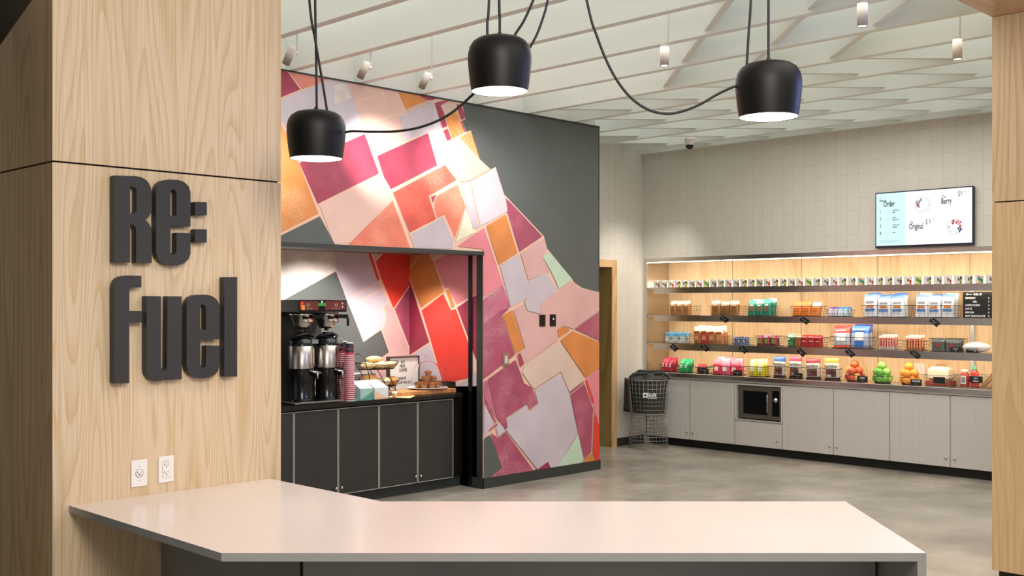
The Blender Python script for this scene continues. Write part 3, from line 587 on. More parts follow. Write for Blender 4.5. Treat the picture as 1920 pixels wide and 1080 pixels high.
# ================================================================ ALCOVE CABINETS
YD = 7.6
xs = [on_y(u, 800, YD).x for u in (551, 634, 710.5, 783, 850)]; dxn = .449
zt, zb = .848, .105
def cab_dark(xa, xm, xb, label, kn=True):
    t = thing('base_cabinet', label, 'cabinet', ((xa+xb)/2, YD+.02, 0), group='dark cabinets in the coffee alcove'); ox = (xa+xb)/2
    MB().box((xa-ox+.002, 0, .1), (xb-ox-.002, .8, .86), 'lampblack').build('body', t)
    for x0, x1, kx in ((xa, xm, xm-.03), (xm, xb, xm+.03)):
        mb = MB(); mb.box((x0+.004-ox, -.02, zb), (x1-.004-ox, -.001, zt), 'door_dark'); d = mb.build('door', t)
        mb = MB(); e = .005
        for A, B_ in (((x0+.003, zb), (x0+.003+e, zt)), ((x1-.003-e, zb), (x1-.003, zt)), ((x0+.003, zt-e), (x1-.003, zt)), ((x0+.003, zb), (x1-.003, zb+e))):
            mb.box((A[0]-ox, -.0225, A[1]), (B_[0]-ox, -.0195, B_[1]), 'alu')
        mb.build('edge_trim', d)
        mb = MB(); mb.lathe([(.0001, .02), (.011, .019), (.013, .012), (.007, .006), (.007, 0)], 'chrome', 16, FY(kx-ox, -.0225, .165)); mb.build('knob', d)
cab_dark(xs[0]-.0, xs[1], xs[2], 'black double-door cabinet in the alcove, below the coffee cups')
cab_dark(xs[2], xs[3], xs[4], 'black double-door cabinet at the right end of the alcove')
cab_dark(xs[0]-2*dxn, xs[0]-dxn, xs[0], 'black double-door cabinet in the alcove, half hidden by the wooden column')
t = thing('filler_panel', 'black end panel between the last alcove cabinet and the side wall', 'panel', (xs[4]+.06, YD+.06, 0))
MB().box((-.055, 0, .1), (XN-xs[4]-.065, .7, .86), 'lampblack').build('panel', t)
t = thing('toe_kick', 'dark recessed plinth under the alcove cabinets', 'plinth', (5, YD+.075, 0)); MB().box((-.75, 0, 0), (XN-5-.02, .72, .098), 'slate_dark').build('plinth', t)
t = thing('alcove_countertop', 'black stone countertop in the coffee alcove', 'countertop', (5.5, YD-.03, .9))
M['blackstone'] = noisy('black_stone', '#1b1917', .2, 40, .16)
MB().box((-1.2, 0, -.038), (XN-5.5-.078, .88, 0), 'blackstone', bev=.002).build('slab', t)
o = tag(MB().box((0, 0, 0), (.02, .76, .1), 'blackstone').build('side_splash'), 'low black stone upstand at the right end of the alcove counter', 'backsplash'); o.location = (XN-.1, YD+.07, .901)
o = tag(MB().box((0, 0, 0), (XN-.1-4.3, .018, .1), 'blackstone').build('backsplash'), 'low black stone upstand along the back of the alcove counter', 'backsplash'); o.location = (4.3, YD+.832, .901)
# recessed downlights in the alcove soffit
for u, v, lb, on in ((674, 466.3, 'round recessed downlight in the alcove soffit, lit white', 1), (558, 461.5, 'round recessed downlight in the alcove soffit, beside the wooden column', 0)):
    p = on_z(u, v, ZN); t = thing('recessed_downlight', lb, 'downlight', (p.x, p.y, ZN))
    MB().lathe([(.055, -.001), (.05, -.006), (.042, -.004)], 'fixture', 24).build('trim_ring', t)
    MB().lathe([(.042, -.003), (.0001, -.003)], 'glow' if on else 'fixture', 24).build('lens', t)
    spot('downlight_beam', (p.x, p.y, ZN-.02), (p.x-.1, p.y+.75, .95), 100 if on else 55, 110, blend=.8)
spot('downlight_beam', (6.65, 7.9, ZN-.02), (6.65, 8.0, .9), 80, 120, blend=.8)
# ================================================================ COFFEE BREWER
ZA = .9
bx0 = on_y(559, 570, 7.66).x; bx1 = on_y(650, 570, 7.66).x; cxs = [on_y(565.5, 650, 7.82).x, on_y(612.5, 650, 7.82).x]; btx = on_y(641, 740, 7.64).x
ox = (bx0+bx1)/2; t = thing('coffee_brewer', 'twin commercial coffee brewer with a red control panel on the alcove counter', 'coffee machine', (ox, 7.66, ZA))
H0, H1 = on_y(600, 585.5, 7.66).z-ZA, on_y(600, 562, 7.66).z-ZA; W2 = (bx1-bx0)/2
M['brewgrey'] = mat('brewer_grey', '#3a3d3d', .35, .3); M['maroonp'] = mat('maroon_panel', '#6e2c28', .35)
MB().box((-W2, 0, H0), (W2, .56, H1), 'brewgrey', bev=.004).build('head', t)
MB().box((-W2+.01, .36, .02), (W2-.01, .56, H0), 'brewgrey').build('back_column', t)
mb = MB(); T = FY(0, -.003, 0); mb.box((-W2+.004, H0+.004, 0), (W2-.004, H1-.004, .002), 'hardblack', T); mb.box((-W2+.02, H0+.018, .002), (W2-.012, H1-.012, .004), 'maroonp', T)
mb.box((-.05, H0+.012, .004), (.02, H1-.01, .0045), 'hardblack', T); mb.box((-.055, (H0+H1)/2, .0045), (.025, (H0+H1)/2+.025, .006), pm('#3f9a3c'), T)
cp = mb.build('control_panel', t)
mb = MB()
for x in (-.17, .12):
    mb.box((x, H0+.05, .004), (x+.03, H1-.035, .005), pm('#b7aaa2'), T); mb.box((x+.004, H0+.054, .005), (x+.026, H1-.04, .0055), 'maroonp', T)
    for j in range(3): mb.box((x-.03+j*.035, H0+.03, .004), (x-.015+j*.035, H0+.036, .005), pm('#b7aaa2'), T)
for z in (.045, .075): mb.lathe([(.0001, .001), (.009, .001), (.009, 0)], pm('#d8d0c8'), 12, T @ Matrix.Translation((W2-.05, H0+z, .004)))
mb.lathe([(.0001, .001), (.011, .001), (.011, 0)], pm('#f0f0f0'), 12, T @ Matrix.Translation((-.015, H1-.02, .0045)))
mb.build('buttons', cp)
mb = MB(); mb.box((-W2+.016, H0+.03, .002), (-W2+.05, H0+.09, .006), pm('#d8461e'), T); mb.box((-W2+.03, H0+.02, .002), (-W2+.06, H0+.06, .0065), pm('#e9a23a'), T); mb.build('sticker', cp)
MB().box((-W2-.06, -.04, .004), (btx-ox, .56, .022), 'chrome', bev=.003).build('drip_tray', t)
for i, x in enumerate(cxs):
    lx = x-ox; mb = MB(); h0, h1 = on_y(600, 619, 7.8).z-ZA+.015, H0
    mb.lathe([(.02, h0-.02), (.022, h0), (.065, h0+.003), (.078, h0+.03), (.103, h1-.03), (.108, h1-.026), (.108, h1-.004), (.0001, h1-.004)], 'steel', 36, Matrix.Translation((lx, .16, 0)))
    bk = mb.build('brew_basket', t)
    mb = MB(); mb.tube([(lx+.1, .09, h1-.03), (lx+.135, .045, h1-.04), (lx+.14, .04, h1-.06), (lx+.14, .04, h0+.02)], .012, 'hardblack', 8); mb.box((lx+.02, .03, h1-.055), (lx+.14, .075, h1-.02), 'hardblack', bev=.004); mb.build('handle', bk)
    mb = MB(); Tn = FY(lx-.005, .062, 0); mb.box((-.055, h0+.055, 0), (.055, h0+.095, .006), 'hardblack', Tn); mb.box((0, h0+.059, .006), (.052, h0+.091, .0075), pm('#c8502a'), Tn)
    text(mb, 'cur', -.052, h0+.062, .04, 'chalk', Tn, 1, z=.0068, bold=.001); text(mb, 'tis', .004, h0+.062, .04, 'chalk', Tn, 1, z=.0082, bold=.001); mb.build('nameplate', bk)
# thermal servers
def server(x, label):
    t = thing('thermal_server', label, 'coffee dispenser', (x, 7.82, ZA+.0225), group='thermal coffee servers under the brewer'); h = on_y(600, 621, 7.82).z-ZA-.03; r = .112
    MB().lathe([(.0001, 0), (r, 0), (r, .02), (r-.004, .03), (r-.004, h*.46), (r-.001, h*.47)], 'hardblack', 40).build('base', t)
    MB().lathe([(r-.001, h*.47), (r-.001, h*.80), (r-.003, h*.805)], 'steel', 40).build('steel_band', t)
    mb = MB(); mb.lathe([(r-.001, h*.80), (r-.005, h*.87), (r-.025, h*.93), (r-.055, h*.965), (.04, h*.98), (.035, h), (.0001, h)], 'hardblack', 40)
    mb.tube([(-.1, 0, h*.88), (-.09, -.03, h*.95), (0, -.075, h*.985), (.09, -.03, h*.95), (.1, 0, h*.88)], .012, 'hardblack', 8); mb.box((.03, -r+.002, h*.83), (.1, -r+.05, h*.9), pm('#9aa0a0', .3, .6), bev=.004); mb.build('lid', t)
    mb = MB(); mb.box((.03, -r-.035, h*.36), (.075, -r+.03, h*.46), 'hardblack', bev=.006); mb.tube([(.05, -r-.03, h*.4), (.05, -r-.05, h*.4), (.05, -r-.05, h*.32)], .009, 'chrome', 8)
    mb.tube([(-.01, -r-.02, h*.44), (.03, -r-.045, h*.42), (.09, -r-.045, h*.4)], .011, 'chrome', 8); f = mb.build('tap', t)
    mb = MB(); mb.tube([(.035, -r-.02, h*.46), (.035, -r-.03, h*.54), (.075, -r-.03, h*.54), (.075, -r-.02, h*.46)], .005, 'hardblack', 6); mb.build('tap_lever', f)
    mb = MB(); mb.tube([(.06, -r-.001, .03), (.06, -r-.001, h*.33)], .004, 'chrome', 6); mb.build('gauge_tube', t)
server(cxs[0], 'black and steel coffee server with a front tap, under the left brew basket')
server(cxs[1], 'black and steel coffee server with a front tap, beside the stacked paper cups')
# cup stacks
def cupmesh():
    mb = MB(); mb.lathe([(.0415, 0), (.043, .0015), (.043, .005), (.0405, .006)], pm('#f0e6e6'), 20); mb.lathe([(.0405, .006), (.0385, .03)], pm('#b8324e'), 20)
    mb.lathe([(.0385, .03), (.036, .055)], pm('#2e2730'), 20); mb.lathe([(.036, .055), (.0355, .062)], pm('#b8324e'), 20); mb.lathe([(.0355, .062), (.031, .108)], pm('#2e2730'), 20); mb.lathe([(.031, .108), (.030, .111), (.0295, .108), (.0001, .106)], pm('#d8cfd0'), 20); return mb
c0 = None
for u, vtop, nm in ((644.5, 640, 'back left'), (655.5, 643, 'front right')):
    yy = 7.76 if nm == 'back left' else 7.66; p = on_y(u, 700, yy); ztop = on_y(u, vtop, yy).z-.111; n = 24
    for i in range(n):
        lb = '%s paper cup from the top of the %s nested stack' % (ordn[n-1-i] if n-i <= 20 else 'twenty-'+ordn[n-i-21], nm) if i < n-1 else 'dark patterned paper cup topping the %s cup stack' % nm
        if c0 is None: c0 = cupmesh().build('paper_cup'); o = c0
        else: o = c0.copy(); C.objects.link(o)
        o.location = (p.x, yy, ZA+.001+(ztop-ZA)*i/(n-1)); tag(o, lb, 'cup', 'nested paper cups in the %s stack' % nm if i < n-1 else 'top cups of the paper cup stacks')
# ================================================================ ALCOVE COUNTER ITEMS
def wbox(u0, u1, vb, vt, y, d): a, b_ = on_y(u0, vb, y), on_y(u1, vb, y); return a.x, b_.x, on_y(u0, vt, y).z
# tiered wire basket stand with bread
M['bun'] = noisy('bread_crust', '#cf9a55', .25, 30, .6); M['bagel'] = noisy('bagel_crust', '#dcbb84', .2, 40, .6, speck='#8a6a3a'); M['cream'] = noisy('pale_bun', '#ead9b4', .1, 30, .6); M['muffin'] = noisy('muffin_crust', '#a2622c', .35, 60, .7); M['muffp'] = mat('muffin_paper', '#c98f66', .7)
tcx = on_y(706, 690, 7.95).x
t = thing('tiered_wire_basket', 'two-tier black wire basket stand holding bread beside the cups', 'basket', (tcx, 7.95, ZA))
def oval_basket(mb, cx, cz, a, b_, h, n=22, bot=.8):
    rim = [(cx+a*math.cos(2*PI*i/40), b_*math.sin(2*PI*i/40), cz+h+.012*math.cos(4*PI*i/40)) for i in range(40)]; lo = [(cx+a*bot*math.cos(2*PI*i/40), b_*bot*math.sin(2*PI*i/40), cz) for i in range(40)]
    mb.tube(rim, .0032, 'wire', 6, closed=True); mb.tube(lo, .0026, 'wire', 6, closed=True)
    for i in range(n):
        for s in (0, 1.0):
            a0 = 2*PI*(i)/n; a1 = 2*PI*(i+.9)/n
            A = (cx+a*math.cos(a0), b_*math.sin(a0), cz+h+.012*math.cos(2*a0)); B_ = (cx+a*bot*math.cos(a1), b_*bot*math.sin(a1), cz)
            if s: A = (cx+a*math.cos(a1), b_*math.sin(a1), cz+h+.012*math.cos(2*a1)); B_ = (cx+a*bot*math.cos(a0), b_*bot*math.sin(a0), cz)
            mb.tube([A, B_], .0014, 'wire', 4)
    for i in range(-3, 4): y = b_*bot*i/4; xx = a*bot*math.sqrt(max(0, 1-(i/4)**2)); mb.tube([(cx-xx, y, cz), (cx+xx, y, cz)], .0014, 'wire', 4)
zu = on_y(700, 692, 7.95).z-ZA; zl = on_y(700, 725, 7.95).z-ZA
mb = MB(); oval_basket(mb, 0, zu, .235, .15, .055); mb.build('upper_basket', t)
mb = MB(); oval_basket(mb, .05, max(zl, .015), .2, .14, .06); mb.build('lower_basket', t)
mb = MB()
for s in (-1, 1):
    mb.tube([(-.15, s*.14, .005), (-.2, s*.13, zu), (-.21, s*.08, zu+.12), (-.21, 0, zu+.15)], .004, 'wire', 6); mb.tube([(-.1, s*.14, zu), (.0, s*.14, .1), (.12, s*.13, .06)], .004, 'wire', 6); mb.tube([(.12, s*.13, .0), (.12, s*.13, .06), (.02, s*.13, zu)], .004, 'wire', 6)
mb.tube([(-.15, -.14, .005), (-.15, .14, .005)], .004, 'wire', 6); mb.build('frame', t)
def bun(name, label, x, y, z, r, m, sq=(1, 1, .62), cat='bread', grp=None, rz=0, cuts=False):
    mb = MB(); mb.ball((0, 0, r*sq[2]), r, m, 16, sq=sq)
    if cuts:
        for k in (-.45, 0, .45): mb.tube([(k*r*sq[0]-.01, -r*.4*sq[1], r*sq[2]*1.85*math.sqrt(1-k*k)), (k*r*sq[0]+.012, r*.4*sq[1], r*sq[2]*1.85*math.sqrt(1-k*k))], .006, 'cream', 6)
    o = mb.build(name); o.location = (x, y, z); o.rotation_euler = (0, 0, rz); return tag(o, label, cat, grp)
U = [('long seeded roll at the left of the upper bread basket', -.14, -.05, 0), ('long seeded roll at the front middle of the upper bread basket', 0, -.07, .1), ('long seeded roll at the right of the upper bread basket', .13, -.03, -.1), ('long seeded roll at the rear of the upper bread basket', -.05, .06, .05), ('long seeded roll at the rear right of the upper bread basket', .1, .07, .2), ('seeded roll lying on top of the upper bread basket', -.03, 0, 0)]
for i, (lb, x, y, rz) in enumerate(U): bun('bread_roll', lb, tcx+x, 7.95+y, ZA+zu+(.006 if i < 5 else .058), .085 if i < 5 else .09, 'bagel', (1.0, .55, .36), grp='bread in the tiered basket', rz=rz)
zl = max(zl, .015)
for lb, x, y, r, m, cuts in (('brown scored loaf at the left of the lower bread basket', -.11, -.03, .08, 'bun', True), ('pale round bun in the middle of the lower bread basket', .045, -.06, .06, 'cream', False), ('golden round bun at the right of the lower bread basket', .165, -.03, .06, 'bun', False), ('brown bun at the rear of the lower bread basket', .03, .07, .055, 'bun', False)):
    bun('bread_bun', lb, tcx+x, 7.95+y, ZA+zl+.004, r, m, (1.15 if cuts else 1, .8, .72), grp='bread in the tiered basket', cuts=cuts)
# toaster
tx = on_y(676, 720, 8.2).x; t = thing('toaster', 'grey steel toaster behind the paper box, beside the cup stack', 'toaster', (tx, 8.25, ZA)); M['tsteel'] = mat('toaster_steel', '#8e8a86', .35, .6)
MB().box((-.15, -.1, .012), (.15, .12, .2), 'tsteel', bev=.012).build('body', t)
mb = MB()
for x in (-.06, -.02, .04): mb.box((x, -.103, .03), (x+.012, -.099, .15), 'ink')
mb.build('lever_slots', t); mb = MB(); mb.box((-.03, -.125, .115), (.03, -.1, .13), 'chalk', bev=.003); mb.build('lever', t)
mb = MB()
for x in (-.12, .1): mb.box((x, -.08, 0), (x+.02, .1, .012), 'hardblack')
mb.build('feet', t)
# letter board
lx0, lx1 = on_y(729.6, 700, 8.18).x, on_y(786.7, 700, 8.18).x; lz = on_y(758, 668, 8.18).z-ZA; lw = (lx1-lx0)/2
t = thing('letter_board', 'framed white letter board about coffee standing behind the glass dome', 'sign', ((lx0+lx1)/2, 8.18, ZA+.001)); T = FY(0, 0, 0)
mb = MB(); f = .012
for A, B_ in (((-lw, 0), (-lw+f, lz)), ((lw-f, 0), (lw, lz)), ((-lw+f, lz-f), (lw-f, lz)), ((-lw+f, 0), (lw-f, f))): mb.box((A[0], A[1], -.045), (B_[0], B_[1], 0), mat('dark_walnut', '#463a33', .5), T)
mb.build('frame', t); MB().box((-lw+f, f, -.03), (lw-f, lz-f, -.012), pm('#d9d6cf'), T).build('panel', t)
mb = MB()
for i, s in enumerate(('BUT', 'FIRST..', 'COFFEE', '', 'HAVE', 'A CUP ON US')): text(mb, s, -.01, lz-.07-i*.04, .04, 'ink', T, .72, 'CENTER', z=-.0115, bold=.001) if s else None
mb.build('lettering', t)
# cutting board, plate, muffins, cloche
bx0_, bx1_ = on_y(741, 735, 7.72).x, on_y(846.6, 735, 7.72).x; bcx = (bx0_+bx1_)/2; bw = (bx1_-bx0_)/2
t = tag(MB().box((-bw, -.17, 0), (bw, .17, .038), 'board', bev=.004).build('cutting_board'), 'thick butcher block board under the glass dome', 'cutting board'); t.location = (bcx, 7.82, ZA+.001); t.rotation_euler = (0, 0, .0)
pcx = on_y(799, 725, 7.82).x; zp_ = ZA+.0395
o = tag(MB().lathe([(.0001, .004), (.06, 0), (.17, .007), (.195, .014), (.192, .017), (.168, .011), (.0001, .009)], 'plastic_white', 40).build('serving_plate'), 'flat white plate under the glass dome', 'plate'); o.location = (pcx, 7.8, zp_)
MUF = [(-.095, -.06, 0), (-.02, -.09, 0), (.06, -.08, 0), (.115, -.02, 0), (-.1, .03, 0), (.0, .0, 0), (.07, .06, 0), (-.03, .08, 0), (-.05, -.04, 1), (.045, -.035, 1), (0, .04, 1), (0, -.01, 2)]
mname = ['front left', 'front middle', 'front right', 'far right', 'far left', 'centre', 'rear right', 'rear left']
for i, (x, y, l) in enumerate(MUF):
    lb = 'brown muffin in the bottom layer under the glass dome, %s' % mname[i] if l == 0 else ('brown muffin topping the pile under the glass dome' if l == 2 else 'brown muffin in the middle layer under the glass dome, %s' % ('left', 'right', 'rear')[i-8])
    t = thing('muffin', lb, 'muffin', (pcx+x*.95, 7.8+y*.95, zp_+.0125+l*.052), group='muffins under the glass dome')
    MB().lathe([(.0001, 0), (.022, 0), (.03, .03)], 'muffp', 16).build('paper_case', t); MB().lathe([(.03, .03), (.037, .034), (.036, .045), (.025, .056), (.0001, .06)], 'muffin', 16).build('cake', t)
t = thing('glass_cloche', 'clear glass dome with a round knob covering the muffins', 'cloche', (pcx, 7.8, zp_+.0155)); hd = on_y(799, 677, 7.8).z-zp_-.0155
pr = [(.158, 0), (.158, hd*.4)]+[(.158*math.cos(a), hd*.4+hd*.6*math.sin(a)) for a in [i*PI/16 for i in range(1, 8)]]+[(.0001, hd)]
MB().lathe(pr, 'glass', 40).lathe([(r_-.003 if r_ > .003 else .0001, z-.003 if z > 0 else 0) for r_, z in pr][::-1], 'glass', 40).build('dome', t)
MB().lathe([(.01, hd-.002), (.01, hd+.012), (.022, hd+.024), (.026, hd+.04), (.02, hd+.055), (.0001, hd+.062)], 'glass', 20).build('knob', t)
# paper display box, papers, salt cellar
dx0, dx1 = on_y(677, 740, 7.62).x, on_y(727, 740, 7.62).x; dz = on_y(700, 714, 7.66).z-ZA; dm = on_y(701, 740, 7.62).x
t = thing('paper_display_box', 'slanted pastel paper box of packets at the front of the alcove counter', 'box', (dx0, 7.66, ZA+.001)); W_ = dx1-dx0; m1 = dm-dx0
mb = MB(); mb.box((0, -.03, 0), (m1, .1, dz*.62), pm('#9cc0ba'), bev=.001); mb.add([(0, -.0302, 0), (m1, -.0302, 0), (m1, -.0302, dz*.45)], [(0, 1, 2)], pm('#5f9a86')); mb.add([(-.0002, -.03, dz*.62), (-.0002, .1, dz*.62), (-.0002, .1, dz), ], [(0, 1, 2)], pm('#b8ccd0')); mb.add([(0, -.03, dz*.62), (m1, -.03, dz*.62), (m1, .1, dz), (0, .1, dz)], [(0, 1, 2, 3)], pm('#c6ced6')); mb.build('left_compartment', t)
mb = MB(); mb.box((m1+.001, -.05, 0), (W_, .1, dz*.62), pm('#d9dde2'), bev=.001); mb.add([(m1+.001, -.0505, 0), (W_, -.0505, 0), (m1+.001, -.0505, dz*.5)], [(0, 1, 2)], pm('#e6c39c')); mb.add([(m1+.001, -.05, dz*.62), (W_, -.05, dz*.62), (W_, .1, dz), (m1, .1, dz)], [(0, 1, 2, 3)], pm('#c9cdd4')); mb.build('right_compartment', t)
def sheet(name, pts, z, m, label, cat):
    q = [on_z(u, v, ZA) for u, v in pts]; c = sum(q, Vector())/len(q); o = MB().prism([(p.x-c.x, p.y-c.y) for p in q], 0, .002, m).build(name); o.location = (c.x, c.y, ZA+z); return tag(o, label, cat)
sheet('paper_leaflet', [(664, 751), (684, 743.5), (700, 744), (697, 749)], .001, pm('#7fc6cf'), 'light blue paper leaflet lying left of the paper box', 'leaflet')
sheet('paper_liner', [(728, 745), (735, 741), (770, 740), (778, 743), (768, 747)], .0012, pm('#e2c58a'), 'pale yellow paper lying before the butcher board', 'paper')
p = on_z(739, 745, ZA); t = thing('salt_cellar', 'small white and pink pinch pot before the butcher board', 'shaker', (p.x, p.y-.005, ZA+.0045))
MB().lathe([(.0001, 0), (.018, 0), (.024, .012), (.02, .025)], pm('#d8a79a'), 18).build('pot', t); MB().lathe([(.02, .025), (.026, .03), (.024, .045), (.0001, .052)], 'plastic_white', 18).build('lid', t)
# ================================================================ RIGHT WALL: CABINETS, COUNTER, SHELF UNIT
XB = XW+RD
def yu(u, x=10.95): return on_x(u, 600, x).y
# recess lining
o = MB().box((XB-.0, RY0, .86), (XB+.018, RY1, RZ1), 'maple')
for u in (1373.5, 1502.5, 1646, 1818.5): y = yu(u, XB); o.box((XB-.0012, y-.002, .9), (XB, y+.002, RZ1), 'black_gap')
struct(o.build('wall_shelf_back'))
o = MB(); y = yu(1823, XB-.02); o.box((XB-.03, y-.022, .905), (XB-.002, y+.022, 1.88), 'alu'); struct(o.build('trim_shelf_upright'))
t = thing('shelf_surround', 'brushed steel surround framing the snack shelves in the tiled wall', 'frame', (XW, 6, RZ1))
MB().box((-.008, RY1-6, -RZ1+.9), (.0, RY1-6+.034, .03), 'steel').build('side_frame', t)
MB().box((-.008, RY0-6, -.018), (.0, RY1-6, .03), 'steel').build('top_frame', t)
MB().box((-.008+.0085, RY1-6-.004, -RZ1+.902), (RD, RY1-6, -.001), 'steel').build('side_lining', t)
MB().box((.0, RY0-6, -.02), (RD, RY1-6-.005, -.002), 'steel').build('top_lining', t)
MB().box((.012, RY0-6, -.03), (.03, RY1-6-.01, -.0205), 'strip').build('light_strip', t)
def strip_light(z, e, x=.06):
    area('shelf_light', (XW+x, (RY0+RY1)/2, z), .04, e, (1, .86, .68), rot=(0, math.radians(-35), 0), sy=RY1-RY0-.1)
strip_light(RZ1-.035, 11, .03)
SH = [(1.876, 1.948, 'top'), (1.532, 1.603, 'second'), (1.18, 1.258, 'third')]
for zb_, zt_, nm in SH:
    t = thing('display_shelf', 'long stainless steel shelf, %s' % {'top': 'topmost, carrying the row of mugs', 'second': 'second from the top, ending at the coffee price board', 'third': 'lowest, just above the counter goods'}[nm], 'shelf', (XW, 6, zt_))
    MB().box((.012, RY0-6, -.016), (RD-.002, RY1-6-.008, 0), 'steel').build('shelf_board', t)
    MB().box((.004, RY0-6, zb_-zt_), (.0115, RY1-6-.1, 0), 'steel').build('front_lip', t)
    MB().box((.012, RY0-6, zb_-zt_), (.022, RY1-6-.1, zb_-zt_+.012), 'strip').build('light_strip', t)
    strip_light(zb_+.03, 12, .03)
# counter top
t = thing('snack_countertop', 'long stainless steel countertop under the snack shelves', 'countertop', (XW, 6, .9))
MB().box((-.03, RY0-6, -.05), (RD-.002, RY1-6-.003, 0), 'steel', bev=.003).build('worktop', t)
MB().box((-.012, RY0-6, -.072), (.02, RY1-6-.003, -.051), 'alu').build('under_rail', t)
# cabinets
ZD0, ZD1 = .1, .822
dy = [8.335, 7.683, 7.05, 6.423, 5.794, 5.156, 4.516, 3.876, 3.24]
def door(par, y0, y1, z0, z1, ky, oy, kz=.09):
    d = MB().box((-.001, y1-oy+.003, z0), (.018, y0-oy-.003, z1), 'door_white').build('door', par)
    mb = MB(); e = .005
    for A, B_ in (((y1+.002, z0), (y1+.002+e, z1)), ((y0-.002-e, z0), (y0-.002, z1)), ((y1+.007, z1-e), (y0-.007, z1)), ((y1+.007, z0), (y0-.007, z0+e))): mb.box((-.003, A[0]-oy, A[1]), (.0175, B_[0]-oy, B_[1]), 'alu')
    mb.build('edge_trim', d)
    if ky is not None: MB().lathe([(.0001, .014), (.012, .013), (.014, .006), (.014, 0)], 'chrome', 14, FX(-.003, ky-oy, z0+kz)).build('lock_knob', d)
    return d
def cab(y0, ym, y1, label):
    oy = (y0+y1)/2; t = thing('base_cabinet', label, 'cabinet', (XW, oy, 0), group='white ribbed cabinets under the snack shelves')
    MB().box((.0185, y1-oy+.002, .1), (RD-.02, y0-oy-.002, .82), pm('#5d5b57')).build('body', t)
    door(t, y0, ym, ZD0, ZD1, ym+.045, oy); door(t, ym, y1, ZD0, ZD1, ym-.045, oy)
cab(dy[0], dy[1], dy[2], 'white ribbed double-door cabinet behind the wire bin in the corner')
cab(dy[3], dy[4], dy[5], 'white ribbed double-door cabinet directly right of the microwave')
cab(dy[5], dy[6], dy[7], 'white ribbed double-door cabinet beside the right wooden column')
oy = (dy[2]+dy[3])/2; t = thing('microwave_cabinet', 'white cabinet with an open bay holding the microwave over a single door', 'cabinet', (XW, oy, 0)); hb = (dy[2]-dy[3])/2; zs_ = .405
mb = MB(); inner = pm('#c9c6c0')
mb.box((.0185, -hb+.002, .1), (RD-.02, hb-.002, zs_-.02), inner); mb.box((0, -hb+.002, zs_-.018), (RD-.02, hb-.002, zs_), 'alu'); mb.box((0, hb-.02, zs_), (RD-.02, hb-.002, .82), inner); mb.box((0, -hb+.002, zs_), (RD-.02, -hb+.02, .82), inner)
mb.box((0, -hb+.021, .8), (RD-.02, hb-.021, .82), inner); mb.box((RD-.03, -hb+.021, zs_), (RD-.02, hb-.021, .8), 'black'); mb.build('body', t)
door(t, dy[2], dy[3], ZD0, zs_-.022, dy[3]+.06, oy)
my0, my1 = yu(1386, 10.915), yu(1464.5, 10.915); mz0, mz1 = zs_+.001, on_x(1400, 718, 10.915).z; mh = mz1-mz0-.012
mz1 = min(mz1, .79); mh = mz1-mz0-.012; mw = (my0-my1)/2
t = thing('microwave', 'stainless microwave with black window in the white cabinet bay', 'microwave', (XW+.012, (my0+my1)/2, mz0)); T = FX(0, 0, .012); M['mwsteel'] = mat('microwave_steel', '#6a625a', .35, .5)
MB().box((.012, -mw, .012), (.38, mw, .012+mh), 'hardblack', bev=.004).build('body', t)
mb = MB(); mb.box((-mw, 0, -.012), (mw*.52, mh, .004), 'mwsteel', T, bev=.003); mb.box((-mw*.78, mh*.14, .004), (mw*.38, mh*.86, .0055), 'hardblack', T); d = mb.build('door', t)
MB().tube([(-.006, -mw*.42, .012+mh*.2), (-.03, -mw*.42, .012+mh*.24), (-.03, -mw*.42, .012+mh*.76), (-.006, -mw*.42, .012+mh*.8)], .006, 'chrome', 8).build('handle', d)
mb = MB(); mb.box((mw*.54, 0, -.012), (mw, mh, .004), 'mwsteel', T, bev=.003); mb.box((mw*.6, mh*.12, .004), (mw*.94, mh*.9, .005), 'hardblack', T); cp = mb.build('control_panel', t)
MB().lathe([(.0001, .026), (.02, .025), (.022, .006), (.026, .005)], 'chrome', 20, FX(0, -mw*.76, .012+mh*.62)).build('dial', cp)
mb = MB()
for y in (-mw*.8, mw*.75): mb.box((.03, y, 0), (.06, y+.03, .012), 'black')
mb.build('feet', t)
t = thing('toe_kick', 'black recessed plinth running under the white cabinets', 'plinth', (XW+.07, 6, 0)); MB().box((0, RY0-6, 0), (RD-.1, RY1-6-.003, .098), 'black').build('plinth', t)
# ---------------------------------------------------------------- TV menu
a, b_ = on_x(1641, 362, XW-.06), on_x(1825, 459, XW-.06); tw, th_ = (a.y-b_.y)/2, (a.z-b_.z)/2
t = thing('menu_screen', 'wall-mounted flat screen showing the bowl menu above the shelves', 'screen', (XW-.06, (a.y+b_.y)/2, (a.z+b_.z)/2)); T = FX(0, 0, 0)
MB().box((0, -tw, -th_), (.045, tw, th_), mat('tv_case', '#12142a', .3), bev=.004).box((.045, -.2, -.15), (.059, .2, .15), 'black').build('case', t)
bz = .012; S = MB(); sx0, sx1, sz0, sz1 = -tw+bz, tw-bz, -th_+bz*2, th_-bz
def em(name, c, s=.95): return mat(name, '#000000', .3, emit=c, es=s)
M['s_w'], M['s_c'], M['s_k'], M['s_g'] = em('screen_white', '#f6fbfb', 1.25), em('screen_cyan', '#cdeef0', 1.15), em('screen_ink', '#26323c', 1), em('screen_grey', '#a9bcc2', 1)
M['s_r'], M['s_b'], M['s_p'], M['s_n'] = em('screen_berry', '#c8324e', 1), em('screen_blue', '#2c3c84', 1), em('screen_bowl', '#dfe9ea', 1), em('screen_green', '#78a08a', 1)
W_, H_ = sx1-sx0, sz1-sz0; fx = sx0+W_*.315
S.box((sx0, sz0, 0), (fx, sz1, .001), 's_c', T); S.box((fx, sz0, 0), (sx1, sz1, .001), 's_w', T); scr = S.build('screen', t)
def P2(u, v): return sx0+W_*u, sz1-H_*v
mb = MB()
